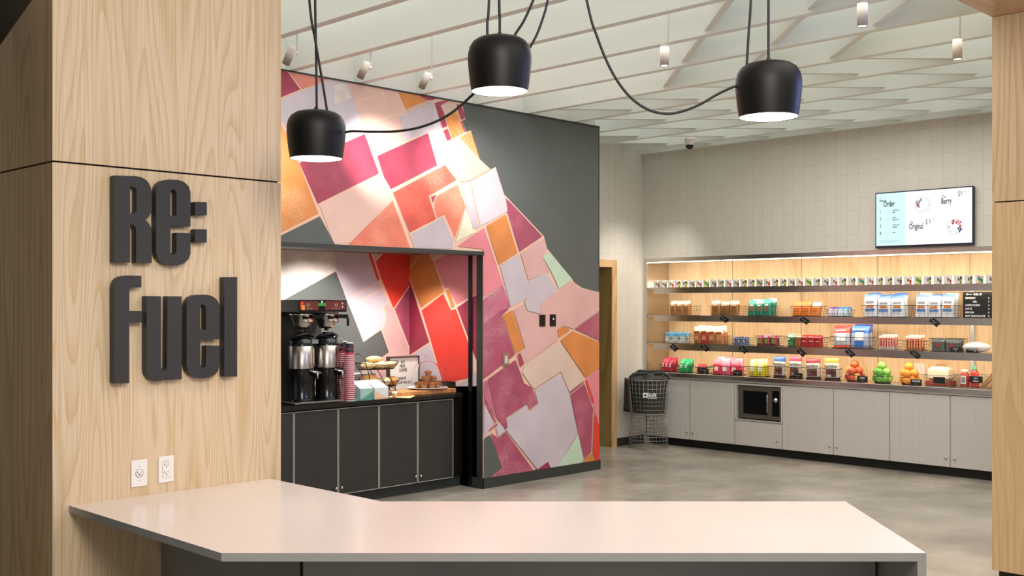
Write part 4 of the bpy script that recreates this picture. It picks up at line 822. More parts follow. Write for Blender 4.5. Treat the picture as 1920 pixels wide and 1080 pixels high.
def tx_(s, u, v, size, m='s_k', sx=.55, bold=.0008, al='LEFT'): x, y = P2(u, v); text(mb, s, x, y, size, m, T, sx, al, z=.0016, ex=.0002, bold=bold)
tx_('How to', .035, .16, .045); tx_('Order', .08, .255, .085, bold=.002)
for i, (n_, l1, l2) in enumerate((('1', 'choose your', 'base'), ('2', 'pick an', 'add-on mix'), ('3', 'choose your', 'topping'), ('4', 'enjoy', ''))):
    v = .37+i*.14; tx_(n_, .035, v, .05, sx=.9, bold=0); tx_(l1, .18, v-.03, .018, sx=.8); tx_(l2, .18, v+.01, .018, sx=.8) if l2 else None
    x, y = P2(.125, v-.02); mb.lathe([(.013, 0), (.015, .0004)], 's_g', 14, T @ Matrix.Translation((x, y, .0014)))
for i in range(3): x, y = P2(.035, .90+.02*i); mb.box((x, y, .001), (x+.22, y+.003, .0014), 's_g', T)
tx_('The', .70, .165, .042); tx_('Berry', .69, .27, .085, bold=.002); tx_('$9', .86, .15, .075, bold=0); tx_('75', .925, .10, .035, bold=0)
tx_('The', .365, .605, .042); tx_('Original', .355, .71, .085, bold=.002); tx_('$ 9', .53, .63, .075, bold=0); tx_('75', .61, .58, .035, bold=0)
for u, v in ((.70, .36), (.70, .40), (.70, .44), (.36, .79), (.36, .83), (.36, .87)): x, y = P2(u, v); mb.box((x, y, .001), (x+.13, y+.0025, .0013), 's_c', T)
mb.build('lettering', scr)
for (u, v, r_, nm, ang, cols) in ((.50, .26, .085, 'berry_bowl_picture', (100, 215), ('s_r', 's_n', 's_r', 's_g')), (.83, .70, .085, 'original_bowl_picture', (-50, 130), ('s_r', 's_b', 's_r', 's_n'))):
    x, y = P2(u, v); mb = MB(); mb.lathe([(.0001, 0), (r_, 0), (r_, -.0005)], 's_p', 32, T @ Matrix.Translation((x, y, .0016))); mb.lathe([(.0001, .0004), (r_*.86, .0004)], 's_w', 32, T @ Matrix.Translation((x, y, .0016)))
    for k in range(34):
        a_ = math.radians(random.uniform(*ang)); q = r_*random.uniform(.45, .85); rr = random.uniform(.006, .011); mm = cols[int((math.degrees(a_)-ang[0])/(ang[1]-ang[0])*4) % 4] if nm[0] == 'o' else random.choice(cols)
        if nm[0] == 'o': mm = 's_b' if math.degrees(a_) < -10 else ('s_r' if random.random() < .8 else 's_p')
        mb.lathe([(.0001, .0006), (rr, .0006), (rr, 0)], mm, 8, T @ Matrix.Translation((x+q*math.cos(a_), y+q*math.sin(a_), .0022+k*.00002)))
    for k in range(7): a_ = math.radians(random.uniform(170, 300) if nm[0] == 'o' else random.uniform(250, 420)); q = r_*.7; mb.lathe([(.0001, .0006), (.005, .0006)], 's_k' if nm[0] == 'o' else 's_n', 8, T @ Matrix.Translation((x+q*math.cos(a_), y+q*math.sin(a_), .0022)))
    mb.build(nm, scr)
# ================================================================ MUGS
def ordinal(i):
    if i <= 20: return ordn[i-1]
    tens, r_ = divmod(i, 10); tn = {2: 'twent', 3: 'thirt', 4: 'fort'}[tens]; return tn+'ieth' if r_ == 0 else tn+'y-'+ordn[r_-1]
protos = {}
def mug(kind):
    c1, c2 = {'red': ('#c0392b', '#e2d9cf'), 'olive': ('#b9b04a', '#4a3a22'), 'teal': ('#1f8a78', '#e8a87a'), 'brown': ('#5d4a3a', '#b8a890'), 'green': ('#4f8f4a', '#e0c860')}[kind]
    t = thing('mug', '-', 'mug', (0, 0, 0)); q = 24; whole = kind in ('teal', 'green')
    def mf(j, i):   # print wraps the side turned towards the room
        a_ = (i+.5)/q*360
        lo, hi = (175, 330) if whole else (226, 345)
        if lo < a_ < hi and 0 < j < 6:
            v = math.sin(a_*.05+j*1.1)+math.cos(j*1.9+a_*.03); return pm(c1, .3) if v > -.3 else pm(c2, .3)
        return pm('#dcd8d2', .3)
    pr = [(.034, 0)]+[(.038+.0035*i/6, .004+.083*i/6) for i in range(7)]+[(.0405, .088), (.0385, .083), (.034, .006), (.0001, .005)]
    MB().lathe(pr, None, q, mf=mf).build('body', t)
    MB().tube([(.036, 0, .07), (.055, 0, .068), (.06, 0, .045), (.053, 0, .022), (.035, 0, .018)], .0045, pm('#dcd8d2', .3), 6).build('handle', t)
    if not whole:
        mb = MB(); Tm = Matrix.Rotation(math.radians(28), 4, 'Z') @ FX(-.0408, 0, 0)
        for x0, z0, x1, z1 in ((-.009, .05, -.001, .06), (.001, .05, .008, .06), (-.01, .036, -.002, .047), (0, .036, .009, .047), (-.008, .027, .007, .031)): mb.box((x0, z0, -.0015), (x1, z1, .0004), 'ink', Tm)
        mb.build('logo', t)
    return t
seq = 'brown brown red olive olive brown red green brown olive red brown olive olive teal red olive olive brown red green olive brown red olive olive teal red olive olive brown red green olive brown red olive olive teal red olive olive'.split()
names = dict(red='white mug with red patterned side', olive='white mug with yellow-green striped side', teal='mug with teal and peach print', brown='white mug with brown patterned side', green='mug with green leafy print')
y = yu(1232, 10.96); i = 0
while y > 4.04 and i < 42:
    k = seq[i % len(seq)]; lb = '%s, %s mug from the left on the top shelf' % (names[k], ordinal(i+1))
    if k not in protos: protos[k] = mug(k); o = protos[k]; o['label'] = lb; o['group'] = 'mugs lined up on the top shelf'
    else: o = dup(protos[k], label=lb)
    o.location = (10.962+random.uniform(-.004, .004), y, 1.9485); y -= .1045; i += 1
t = thing('light_bar', 'glowing white light bar lying behind the row of mugs', 'light', (11.22, 6, 1.9485)); MB().box((0, RY0-6+.1, 0), (.02, RY1-6-.06, .085), mat('light_bar_diffuser', '#ffffff', .5, emit='#ffe9cf', es=1.6)).build('diffuser', t)
# ================================================================ BASKETS AND SNACKS
def wire_basket(u0, u1, z, h, label, m='wire_bronze', d=.2, x=10.94, ny=None, flare=.012, dense=True):
    y0 = yu(u0, x); y1 = on_x(u1, 600, x+d).y
    w_ = max(y0-y1, .12); cy = y0-w_/2; t = thing('wire_basket', label, 'basket', (x+d/2, cy, z+.001), group='wire baskets on the snack shelves')
    hw, hd = w_/2, d/2; mb = MB(); r_ = .0022
    def rect(k, f): return [(-hd*f[0]-0, -hw*f[1], k), (hd*f[0], -hw*f[1], k), (hd*f[0], hw*f[1], k), (-hd*f[0], hw*f[1], k)]
    fb = (.9, .94)
    for k, f, rr in ((h, (1, 1), .0032), (.003, fb, .0028)):
        q = rect(k, f); mb.tube(q, rr, m, 5, closed=True)
    mb.build('rim', t); mb = MB(); s = .032 if dense else .055; n = max(3, int(w_/s)); n2 = max(3, int(d/s)); nz = max(2, int(h/ (.026 if dense else .04)))
    for k in range(1, nz): f = (fb[0]+(1-fb[0])*k/nz, fb[1]+(1-fb[1])*k/nz); mb.tube(rect(h*k/nz, f), .0012, m, 4, closed=True)
    for i in range(n+1):
        a_ = -1+2*i/n
        for sx_ in (-1, 1): mb.tube([(sx_*hd*fb[0], a_*hw*fb[1], .003), (sx_*hd, a_*hw, h)], .0013, m, 4)
        mb.tube([(-hd*fb[0], a_*hw*fb[1], .003), (hd*fb[0], a_*hw*fb[1], .003)], .0013, m, 4)
    for i in range(1, n2):
        a_ = -1+2*i/n2
        for sy_ in (-1, 1): mb.tube([(a_*hd*fb[0], sy_*hw*fb[1], .003), (a_*hd, sy_*hw, h)], .0013, m, 4)
    mb.build('wire_mesh', t); return t, cy, w_, x+d/2
def pouch(name, label, cat, x, y, z, w_, h, d, main, top=None, patch=None, pc=None, tb=.2, lean=0, rz=0, grp=None, flat=False, foot=None, words=None, roll=0):
    """stand-up bag: puffed body, flat sealed top"""
    t = thing(name, label, cat, (x, y, z), group=grp); t.rotation_euler = (roll, lean, rz); q = 20; rows = 9; vs = []; 
    for j in range(rows+1):
        s = j/rows; dd = d*(.72+.28*math.sin(min(1, s/.45)*PI/2)) if s < .5 else d*max(.06, math.cos((s-.5)/.5*PI/2)**.8)
        if flat: dd = d*(.95 if s < .88 else .5)
        ww = w_*(1-.05*math.sin(s*PI)); 
        for i in range(q):
            a_ = 2*PI*i/q; c_, s_ = math.cos(a_), math.sin(a_); e = .55
            vs.append((math.copysign(abs(c_)**e, c_)*dd/2, math.copysign(abs(s_)**e, s_)*ww/2, s*h+(0 if 0 < j else 0)+.004*math.sin(a_*3+j)*(j == rows)))
    def mk(sel, m): 
        mb = MB(); return mb
    bm_ = MB(); mmain, mtop = pm(main, .38), pm(top or main, .38)
    for j in range(rows):
        for i in range(q):
            s = (j+.5)/rows; m_ = mtop if s > 1-tb else (pm(foot, .4) if foot and s < .13 else mmain)
            bm_.add([vs[j*q+i], vs[j*q+(i+1) % q], vs[(j+1)*q+(i+1) % q], vs[(j+1)*q+i]], [(0, 1, 2, 3)], m_, not flat)
    bm_.add(vs[:q], [tuple(range(q-1, -1, -1))], mmain); bm_.add(vs[rows*q:], [tuple(range(q))], mtop); bm_.build('bag', t)
    if patch:
        mb = MB(); fx_ = -d/2*1.0-.0006; Tm = FX(fx_, 0, 0)
        for (a0, z0, a1, z1, col) in patch: mb.box((a0*w_/2, z0*h, -.002), (a1*w_/2, z1*h, .0012), pm(col, .5), Tm)
        if words: text(mb, words[0], words[1]*w_/2, words[2]*h, words[3], 'ink', Tm, .8, z=.0022, bold=.0006)
        mb.build('printed_label', t)
    return t
ITEM = []
def fill(bk, n, label, cat, name, w_, h, d, specs, rows=1, grp=None, lean=.06, zoff=.006, xoff=0, span=.95):
    """n packs standing side by side in a basket"""
    t, cy, bw_, cx = bk; z = t.location.z+zoff; k = 0
    for r_ in range(rows):
        for i in range(n):
            sp = specs[k % len(specs)]; k += 1
            yy = cy+bw_*span*(.5-(i+.5)/n); xx = cx-.045+xoff+r_*.075; hh = h*(1+.08*r_)*random.uniform(.95, 1.05)
            rowt = '' if rows == 1 else (' front' if r_ == 0 else ' back')
            lb = '%s, %s%s in' % (sp.get('l', label), POS(i, n), rowt)
            pouch(name, lb+' '+grp[0], cat, xx, yy, z, min(w_, bw_*span/n*.98), hh, min(d, .066), sp['m'], sp.get('t'), sp.get('p'), tb=sp.get('tb', .18), lean=lean*random.uniform(.6, 1.3), rz=random.uniform(-.08, .08), grp=grp[1], flat=sp.get('flat', False), foot=sp.get('f'), words=sp.get('w'), roll=random.uniform(-.05, .05))
def POS(i, n): return 'only one' if n == 1 else ('leftmost' if i == 0 else 'rightmost' if i == n-1 else ('middle' if n == 3 else ordinal(i+1)+' from left'))
Z2, Z3, Z1 = 1.603, 1.258, .9
kraft = dict(m='#a8794c', t='#e0cdb4', p=[(-.6, .25, .6, .6, '#8a5a30'), (-.5, .66, .5, .74, '#e9ddca')], l='kraft snack bag')
bk = wire_basket(1253, 1315, Z2, .115, 'bronze wire basket of kraft bags, leftmost on the second shelf')
bk = (bk[0], bk[1]+.03, bk[2]*.9, bk[3]); fill(bk, 3, '', 'bag', 'snack_bag', .17, .17, .08, [kraft], grp=('the leftmost second-shelf basket', 'kraft snack bags'), span=.95)
bk = wire_basket(1329, 1399, Z2, .115, 'bronze wire basket of kraft bags left of the teal bags')
fill(bk, 3, '', 'bag', 'snack_bag', .14, .165, .08, [kraft, dict(kraft, m='#8d6a3c', l='darker kraft snack bag')], grp=('the basket left of the teal bags', 'kraft snack bags'), span=.95)
teal = dict(m='#14806c', t='#3fb89e', tb=.25, p=[(-.5, .25, .5, .55, '#7a5544'), (-.4, .6, .4, .68, '#e8f2ee')], l='teal snack bag')
bk = wire_basket(1396, 1461, Z2, .115, 'bronze wire basket overflowing with teal bags on the second shelf')
fill(bk, 3, '', 'bag', 'snack_bag', .15, .18, .09, [teal, dict(teal, t='#d9efe8', l='teal snack bag with white top')], rows=2, grp=('the teal bag basket', 'teal snack bags'), lean=.2, span=.92)
org_ = dict(m='#d2762c', t='#dd9350', p=[(-.6, .3, .6, .55, '#c2621c')], l='orange snack bag')
bk = wire_basket(1481, 1551, Z2, .115, 'bronze wire basket of orange bags on the second shelf')
fill(bk, 3, '', 'bag', 'snack_bag', .15, .155, .09, [org_, org_, dict(org_, m='#d98a44', t='#f2e6d4', tb=.35, l='orange snack bag with white top')], grp=('the orange bag basket', 'orange snack bags'), lean=.22, span=.95)
bk = wire_basket(1548, 1603, Z2, .075, 'low dark wire basket of purple and blue packs on the second shelf', m='wire')
fill(bk, 4, '', 'pack', 'snack_pack', .1, .095, .06, [dict(m='#d7d3e0', t='#7a4c9a', l='white pack with purple top'), dict(m='#c9c4d8', t='#6a3f8e', l='pale pack with purple top'), dict(m='#d0dde8', t='#2f86c4', l='white pack with blue top'), dict(m='#b8d2e6', t='#2a7cc0', l='light blue pack')], rows=2, grp=('the low purple and blue basket', 'small purple and blue packs'), lean=.15)
wb = dict(m='#d5d9df', t='#3e6cac', tb=.12, p=[(-.55, .40, .55, .52, '#c0702f'), (-.7, .24, .7, .36, '#4a78b0'), (-.6, .62, .6, .70, '#8a9098')], l='tall white bag with blue seal')
bk = wire_basket(1615, 1711, Z2, .125, 'dark wire basket of tall white and blue bags, left one of two', m='wire', dense=False)
fill(bk, 3, '', 'bag', 'snack_bag', .16, .225, .09, [wb], rows=2, grp=('the left white and blue basket', 'tall white and blue bags'), lean=.05)
bk = wire_basket(1711, 1803, Z2, .125, 'dark wire basket of tall white and blue bags beside the coffee price board', m='wire', dense=False)
fill(bk, 3, '', 'bag', 'snack_bag', .16, .225, .09, [wb, dict(wb, t='#d9dee4', l='tall white bag with pale seal')], rows=2, grp=('the basket beside the price board', 'tall white and blue bags'), lean=.05)
# third shelf
bk = wire_basket(1242, 1300, Z3, .115, 'bronze wire basket of blue and white bars, leftmost on the third shelf')
fill(bk, 5, '', 'bar', 'snack_bar', .06, .12, .03, [dict(m='#9fb4bf', t='#2c86b4', tb=.3, l='slim blue and white bar', p=[(-.5, .2, .5, .4, '#d8dcdc')]), dict(m='#c9c2b4', t='#3a93bd', tb=.3, l='slim silver and blue bar', p=[(-.5, .3, .5, .6, '#6a7f8a')])], rows=2, grp=('the leftmost third-shelf basket', 'slim blue and white bars'), lean=.1)
cr = dict(m='#a8683e', t='#ecd9b8', tb=.38, p=[(-.75, .62, .75, .74, '#8c3d2a'), (-.5, .2, .5, .45, '#c48a5c')], l='cream-topped brown bag')
bk = wire_basket(1296, 1371, Z3, .10, 'bronze wire basket of cream-topped snack bags on the third shelf')
fill(bk, 4, '', 'bag', 'snack_bag', .14, .2, .08, [cr, dict(cr, m='#b23a3e', l='cream-topped red bag', t='#e6d6bc'), cr, dict(cr, m='#b57a50', l='cream-topped tan bag')], rows=2, grp=('the cream-topped bag basket', 'cream-topped bags'), lean=.04)
bl = dict(m='#3d6aa6', t='#2c4f8f', p=[(-.7, .3, .1, .65, '#cfae88'), (.0, .4, .7, .75, '#1d2738')], flat=True, l='blue boxed snack pack')
bk = wire_basket(1371, 1417, Z3, .085, 'low wire basket of blue packs on the third shelf', m='wire_grey')
fill(bk, 3, '', 'pack', 'snack_pack', .14, .09, .07, [bl], grp=('the blue pack basket', 'blue snack packs'), lean=0)
pk = dict(m='#5d3a3c', t='#d06a92', tb=.2, p=[(-.7, .2, .5, .7, '#7f8a4c'), (.5, .1, .9, .9, '#c23a5c')], flat=True, l='pink-edged dark snack pack')
bk = wire_basket(1415, 1474, Z3, .115, 'bronze wire basket of pink and dark packs on the third shelf')
fill(bk, 3, '', 'pack', 'snack_pack', .15, .12, .08, [pk, dict(pk, t='#d8b8c8', l='pale-topped dark snack pack')], grp=('the pink and dark basket', 'pink and dark packs'), lean=0)
bk = wire_basket(1471, 1557, Z3, .11, 'bronze wire basket of green and red packs on the third shelf')
gr = dict(m='#1f7a44', t='#a9d8bc', tb=.3, flat=True, l='green snack pack', p=[(-.7, .5, -.2, .62, '#e6f0e6'), (-.7, .25, .6, .32, '#7ac090'), (-.7, .12, .4, .18, '#7ac090')]); rd = dict(m='#b0242c', t='#c83a3e', flat=True, l='red snack pack', p=[(-.6, .45, .6, .52, '#e9b0b0'), (-.7, .8, .5, .86, '#f0d8d8')])
fill(bk, 5, '', 'pack', 'snack_pack', .14, .135, .07, [gr, dict(m='#9a5a34', t='#e2b8a4', tb=.25, flat=True, l='brown snack pack'), rd, rd, rd], grp=('the green and red basket', 'green and red packs'), lean=0, span=.93)
rb = dict(m='#a9acb4', t='#d0302c', tb=.3, p=[(-.5, .3, .5, .66, '#e6e6ea'), (-.6, .74, .6, .8, '#f0d0cc')], l='tall red-topped silver bag', f='#c84a34')
bb = dict(m='#9aa4b4', t='#2468b8', tb=.28, p=[(-.45, .36, .45, .72, '#e8eaee'), (-.5, .08, .5, .32, '#2f62b4'), (-.7, .8, .6, .86, '#a8cdea')], l='tall blue-topped silver bag', f='#6a7080')
bk = wire_basket(1556, 1643, Z3, .125, 'dark wire basket of tall red and blue bags on the third shelf', m='wire', dense=False)
fill(bk, 2, '', 'bag', 'snack_bag', .22, .235, .08, [rb, bb, dict(rb, l='tall red-topped bag'), dict(bb, t='#1b3f9c', l='dark blue-topped bag')], rows=2, grp=('the red and blue bag basket', 'tall red and blue bags'), lean=.12, span=.95)
def cols(bk, n, grp, c1, c2, label):
    t, cy, bw_, cx = bk
    for r_ in range(2):
        for i in range(n):
            yy = cy+bw_*.84*(.5-(i+.5)/n); rr = min(bw_*.84/n*.46, .026); h = .145+.012*r_; tt = thing('snack_roll', '%s, %s %s in %s' % (label, POS(i, n), 'front' if r_ == 0 else 'back', grp[0]), 'snack roll', (cx-.07+r_*.075, yy, t.location.z+.005), group=grp[1])
            MB().lathe([(.0001, 0), (rr, 0), (rr, h*.22)], pm(c2), 12).lathe([(rr, h*.22), (rr, h*.8)], pm(c1 if i % 2 else '#c23a2c'), 12).lathe([(rr, h*.8), (rr*1.05, h*.86), (rr, h), (.0001, h)], pm('#e2c9bc'), 12).build('wrapper', tt)
            mb = MB(); 
            for k in range(5): mb.box((-.0045, .25*h+k*.1*h, 0), (.0045, .25*h+k*.1*h+.008, .0008), pm('#f0dcd0'), FX(-rr-.0002, 0, 0))
            mb.build('print', tt)
bk = wire_basket(1643, 1694, Z3, .10, 'bronze wire basket of red and white rolls on the third shelf', m='wire_grey')
cols(bk, 6, ('the red and white roll basket', 'red and white snack rolls'), '#cf5a44', '#d8c8be', 'red and white snack roll')
bk = wire_basket(1693, 1744, Z3, .10, 'bronze wire basket of orange-red rolls on the third shelf')
cols(bk, 6, ('the orange roll basket', 'orange-red snack rolls'), '#d0782c', '#c98a50', 'orange and red snack roll')
gy = dict(m='#5a605e', t='#7d8482', tb=.15, p=[(-.25, .35, .25, .65, '#b23a3c')], flat=True, l='grey foil pack with a red badge')
bk = wire_basket(1741, 1814, Z3, .13, 'wide dark wire basket of grey foil packs on the third shelf', m='wire')
fill(bk, 2, '', 'pack', 'snack_pack', .2, .115, .08, [gy], rows=2, grp=('the grey foil basket', 'grey foil packs'), lean=0, span=.93)
yy = yu(1829, 10.99); t = thing('wipes_pack', 'white soft pack of wipes at the right end of the third shelf', 'wipes', (11.02, yy, Z3+.001))
MB().ball((0, 0, .052), .13, pm('#dcd6d4', .3), 24, sq=(.9, 1.05, .4), k=12).build('pack', t); MB().box((-.128, -.06, .03), (-.112, .05, .05), pm('#8d8f98'), bev=.002).build('printed_label', t)
# counter level
rose = lambda m, tp, l: dict(m=m, t=tp, tb=.22, p=[(-.5, .3, .5, .6, '#e8b0b8')], l=l)
bk = wire_basket(1236, 1274, Z1, .085, 'dark wire basket of crimson bags, leftmost on the counter', m='wire')
fill(bk, 3, '', 'bag', 'snack_bag', .11, .155, .07, [rose('#b01f3c', '#cf2f52', 'crimson snack bag')], rows=2, grp=('the leftmost counter basket', 'crimson snack bags'), lean=.25, span=.95)
bk = wire_basket(1269, 1304, Z1, .075, 'dark wire basket of green bags on the counter', m='wire')
fill(bk, 2, '', 'bag', 'snack_bag', .13, .15, .07, [dict(m='#128a52', t='#2ab074', tb=.3, p=[(-.5, .3, .5, .55, '#9ad8b8')], l='green snack bag')], rows=2, grp=('the green counter basket', 'green snack bags'), lean=.25)
bk = wire_basket(1303, 1331, Z1, .075, 'dark wire basket of red and brown packs on the counter', m='wire')
fill(bk, 3, '', 'pack', 'snack_pack', .1, .105, .06, [dict(m='#5a2426', t='#b8343c', tb=.35, l='red-topped brown pack')], rows=1, grp=('the small red and brown basket', 'red-topped brown packs'), lean=.1)
bk = wire_basket(1331, 1401, Z1, .10, 'dark wire basket of pink bags on the counter', m='wire', dense=False)
fill(bk, 3, '', 'bag', 'snack_bag', .15, .18, .09, [dict(m='#cf2f4c', t='#e07a90', tb=.35, l='pink snack bag', p=[(-.5, .2, .4, .5, '#eed0cc')]), dict(m='#d85a7c', t='#e8a0b4', tb=.4, l='pale pink snack bag', p=[(-.5, .2, .4, .5, '#f0e0d8')])], rows=2, grp=('the pink counter basket', 'pink snack bags'), lean=.08)
bk = wire_basket(1401, 1447, Z1, .115, 'dark wire basket of yellow bags on the counter', m='wire')
fill(bk, 2, '', 'bag', 'snack_bag', .17, .185, .09, [dict(m='#d8d040', t='#ecec9a', tb=.35, l='yellow snack bag', p=[(-.45, .3, .45, .75, '#e2ecdc'), (-.45, .1, .45, .2, '#b0a028')])], rows=2, grp=('the yellow counter basket', 'yellow snack bags'), lean=.04)
for u0, u1, col, cn in ((1447, 1477, '#1f5298', 'blue'), (1476, 1508, '#d02648', 'red'), (1508, 1543, '#8c2430', 'maroon'), (1543, 1579, '#b8842a', 'gold')):
    bk = wire_basket(u0, u1, Z1, .13, 'dark wire stand holding the %s-topped bark pouches on the counter' % cn, m='wire', d=.1, dense=False)
    fill(bk, 1, '', 'bag', 'chocolate_pouch', .22, .24, .08, [dict(m='#cbc8c2', t=col, tb=.24, l='white pouch with %s top and chocolate picture' % cn, f='#3a2a26', p=[(-.7, .14, .7, .5, '#6d4a42'), (-.2, .2, .6, .42, '#8a3440'), (-.6, .16, 0, .26, '#e0dcd6')], w=('barkthins', -.85, .58, .05))], rows=1, grp=('the %s-topped stand' % cn, '%s-topped bark pouches' % cn), lean=.02, span=1.0, xoff=.045)
# fruit
def fruit_basket(u0, u1, label, cols_, nm, stem, top=None):
    x = 10.95; y0 = yu(u0, x); y1 = on_x(u1, 600, x+.2).y; cy = (y0+y1)/2; R_ = (y0-y1)/2*.98; cx = x+R_; r_ = .047
    t = thing('fruit_basket', label, 'basket', (cx, cy, Z1+.001), group='round wire fruit baskets'); mb = MB()
    for z, rr, w_ in ((.075, R_, .003), (.05, R_*.97, .0016), (.025, R_*.9, .0016), (.004, R_*.78, .003)): mb.tube([(rr*math.cos(2*PI*k/36), rr*math.sin(2*PI*k/36), z) for k in range(36)], w_, 'wire', 5, closed=True)
    mb.build('rings', t); mb = MB()
    for k in range(30): a_ = 2*PI*k/30; mb.tube([(R_*.78*math.cos(a_), R_*.78*math.sin(a_), .004), (R_*.9*math.cos(a_), R_*.9*math.sin(a_), .025), (R_*.97*math.cos(a_), R_*.97*math.sin(a_), .05), (R_*math.cos(a_), R_*math.sin(a_), .075)], .0013, 'wire', 4)
    for k in range(-2, 3): yy = R_*.26*k; xx = math.sqrt((R_*.78)**2-yy*yy); mb.tube([(-xx, yy, .004), (xx, yy, .004)], .0013, 'wire', 4)
    mb.build('wires', t)
    spots = [(a_, .0) for a_ in (180, 225, 270, 320, 10, 60, 115)]; k = 0
    where = ['bottom layer, front', 'bottom layer, front right', 'bottom layer, right', 'bottom layer, rear right', 'bottom layer, rear', 'bottom layer, rear left', 'bottom layer, front left', 'second layer, left', 'second layer, right', 'second layer, front', 'second layer, rear', 'top of the pile']
    pos = [(R_*.62*math.cos(math.radians(a_)), R_*.62*math.sin(math.radians(a_)), .052) for a_, _ in spots]+[(-.02, .05, .122), (-.02, -.055, .122), (-.075, 0, .118), (.055, 0, .12), (-.01, 0, .19)]
    for (px, py, pz), wh in zip(pos, where):
        c_ = cols_[k % len(cols_)]; k += 1; f = thing(nm, '%s %s in its round wire basket, %s' % (c_[1], nm, wh), 'fruit', (cx+px, cy+py, Z1+.001+pz), rz=k*1.3, group=nm+' pile')
        mb = MB(); pr = [(.0001, -.8)] + [(math.sin(PI*j/12)*(1+.04*math.cos(PI*j/12)), -math.cos(PI*j/12)*.93) for j in range(1, 12)]+[(.0001, .78)]
        mb.lathe([(a_*r_, b__*r_) for a_, b__ in pr], M[c_[0]], 20); mb.build('flesh', f)
        MB().tube([(0, 0, .72*r_), (.003, .002, .72*r_+.018 if stem else .72*r_+.004)], .0018 if stem else .004, pm('#4a3a22') if stem else pm('#5c7a34'), 5).build('stem', f)
    return cx, cy, R_
M['ap1'] = noisy('red_apple_skin', '#c04a34', .3, 25, .3, speck='#e0a050'); M['ap2'] = noisy('golden_apple_skin', '#e0a060', .25, 20, .3, speck='#d06040'); M['ga'] = noisy('green_apple_skin', '#5fa03c', .15, 20, .28); M['ga2'] = noisy('pale_green_apple_skin', '#8cc05c', .12, 20, .28); M['or'] = noisy('orange_skin', '#e8953a', .08, 60, .4, bump=.3)
fruit_basket(1578, 1628, 'round wire basket of red and golden apples on the counter', [('ap1', 'red'), ('ap2', 'golden'), ('ap1', 'red')], 'apple', True)
fruit_basket(1630, 1680, 'round wire basket of green apples on the counter', [('ga', 'green'), ('ga', 'green'), ('ga2', 'pale green')], 'green_apple', True)
fruit_basket(1681, 1731, 'round wire basket of oranges on the counter', [('or', 'bright')], 'orange', False)
# bread bin in a wire basket
bk = wire_basket(1731, 1797, Z1, .115, 'shallow wire basket around the bread box on the counter', m='wire_grey', d=.3)
t0, cy, bw_, cx = bk; t = thing('bread_box', 'cream-lidded red tray box with a round knob in the wire basket', 'bread box', (cx, cy, Z1+.008)); hw = bw_*.47
MB().box((-.12, -hw, 0), (.12, hw, .045), pm('#9c2f24'), bev=.004).build('tray', t)
MB().box((-.1, -hw*.96, .046), (.11, hw*.96, .19), pm('#e8d6b8'), bev=.03).build('lid', t)
MB().tube([(-.0, -.05, .19), (0, -.045, .21), (0, .045, .21), (0, .05, .19)], .006, pm('#8a6a4a'), 8).build('handle', t)
# sauces and utensils
bk = wire_basket(1793, 1870, Z1, .125, 'wire basket of sauces and wooden cutlery at the right end of the counter', m='wire_grey', d=.3)
t0, cy, bw_, cx = bk
yb = yu(1808, 11.02); t = thing('ketchup_bottle', 'red squeeze bottle with a pale crest label in the sauce basket', 'bottle', (11.03, yb, Z1+.008))
MB().lathe([(.0001, 0), (.042, 0), (.045, .01), (.046, .1), (.042, .13), (.03, .145)], pm('#a8241c', .25), 24, Matrix.Diagonal((.75, 1, 1, 1))).build('bottle', t); MB().lathe([(.03, .145), (.034, .147), (.034, .175), (.0001, .177)], pm('#d8c0b8'), 20, Matrix.Diagonal((.75, 1, 1, 1))).build('cap', t)
MB().box((-.027, .03, -.001), (.027, .115, .0015), pm('#cfcac4'), FX(-.0347, 0, 0)).box((-.02, .045, .0015), (.02, .1, .0022), pm('#7d817c'), FX(-.0347, 0, 0)).build('label', t)
yb = yu(1826.5, 11.0); M['hs'] = mat('hot_sauce_red', '#c0281c', .2)
for yy, xx, nm in ((yb, 11.02, 'front'), (yb+.035, 11.1, 'rear')):
    t = thing('hot_sauce_bottle', 'red hot sauce bottle with a green nozzle cap in the sauce basket, %s one' % nm, 'bottle', (xx, yy, Z1+.008)); MB().lathe([(.0001, 0), (.036, 0), (.038, .01), (.038, .13), (.03, .16), (.016, .175)], 'hs', 22).build('bottle', t); MB().lathe([(.017, .174), (.019, .176), (.018, .19), (.008, .2), (.004, .222), (.0001, .222)], pm('#2aa67c', .4), 16).build('cap', t)
    MB().box((-.02, .05, 0), (.02, .1, .001), pm('#e8e0d8'), FX(-.0382, 0, 0)).build('label', t)
yb = yu(1846, 11.0)
for k in range(5): t = tag(MB().box((-.012, -.005, 0), (.012, .005, .21), pm(['#b58a5c', '#c79a68', '#a87c50', '#d8c0a0', '#b08a64'][k]), bev=.002).build('wooden_stirrer'), 'wooden stick leaning right in the sauce basket, %s' % ('leftmost', 'second from left', 'middle', 'fourth from left', 'rightmost')[k], 'stirrer', 'wooden sticks in the sauce basket'); t.location = (11.0+.012*(k % 2), yb+.05-k*.022, Z1+.009); t.rotation_euler = (.7, 0, 0)
# outlet plate on the wood behind the oranges
p = on_x(1724.5, 691, XB); t = thing('wall_outlet', 'white double outlet plate on the wood panel behind the oranges', 'outlet', (XB-.003, p.y, p.z)); T = FX(0, 0, 0)
MB().box((-.058, -.058, 0), (.058, .058, .006), 'plastic_white', T, bev=.002).build('cover_plate', t); mb = MB(); slots(mb, -.023, 0, T @ Matrix.Translation((0, 0, .0062))); slots(mb, .023, 0, T @ Matrix.Translation((0, 0, .0062))); mb.build('slots', t)
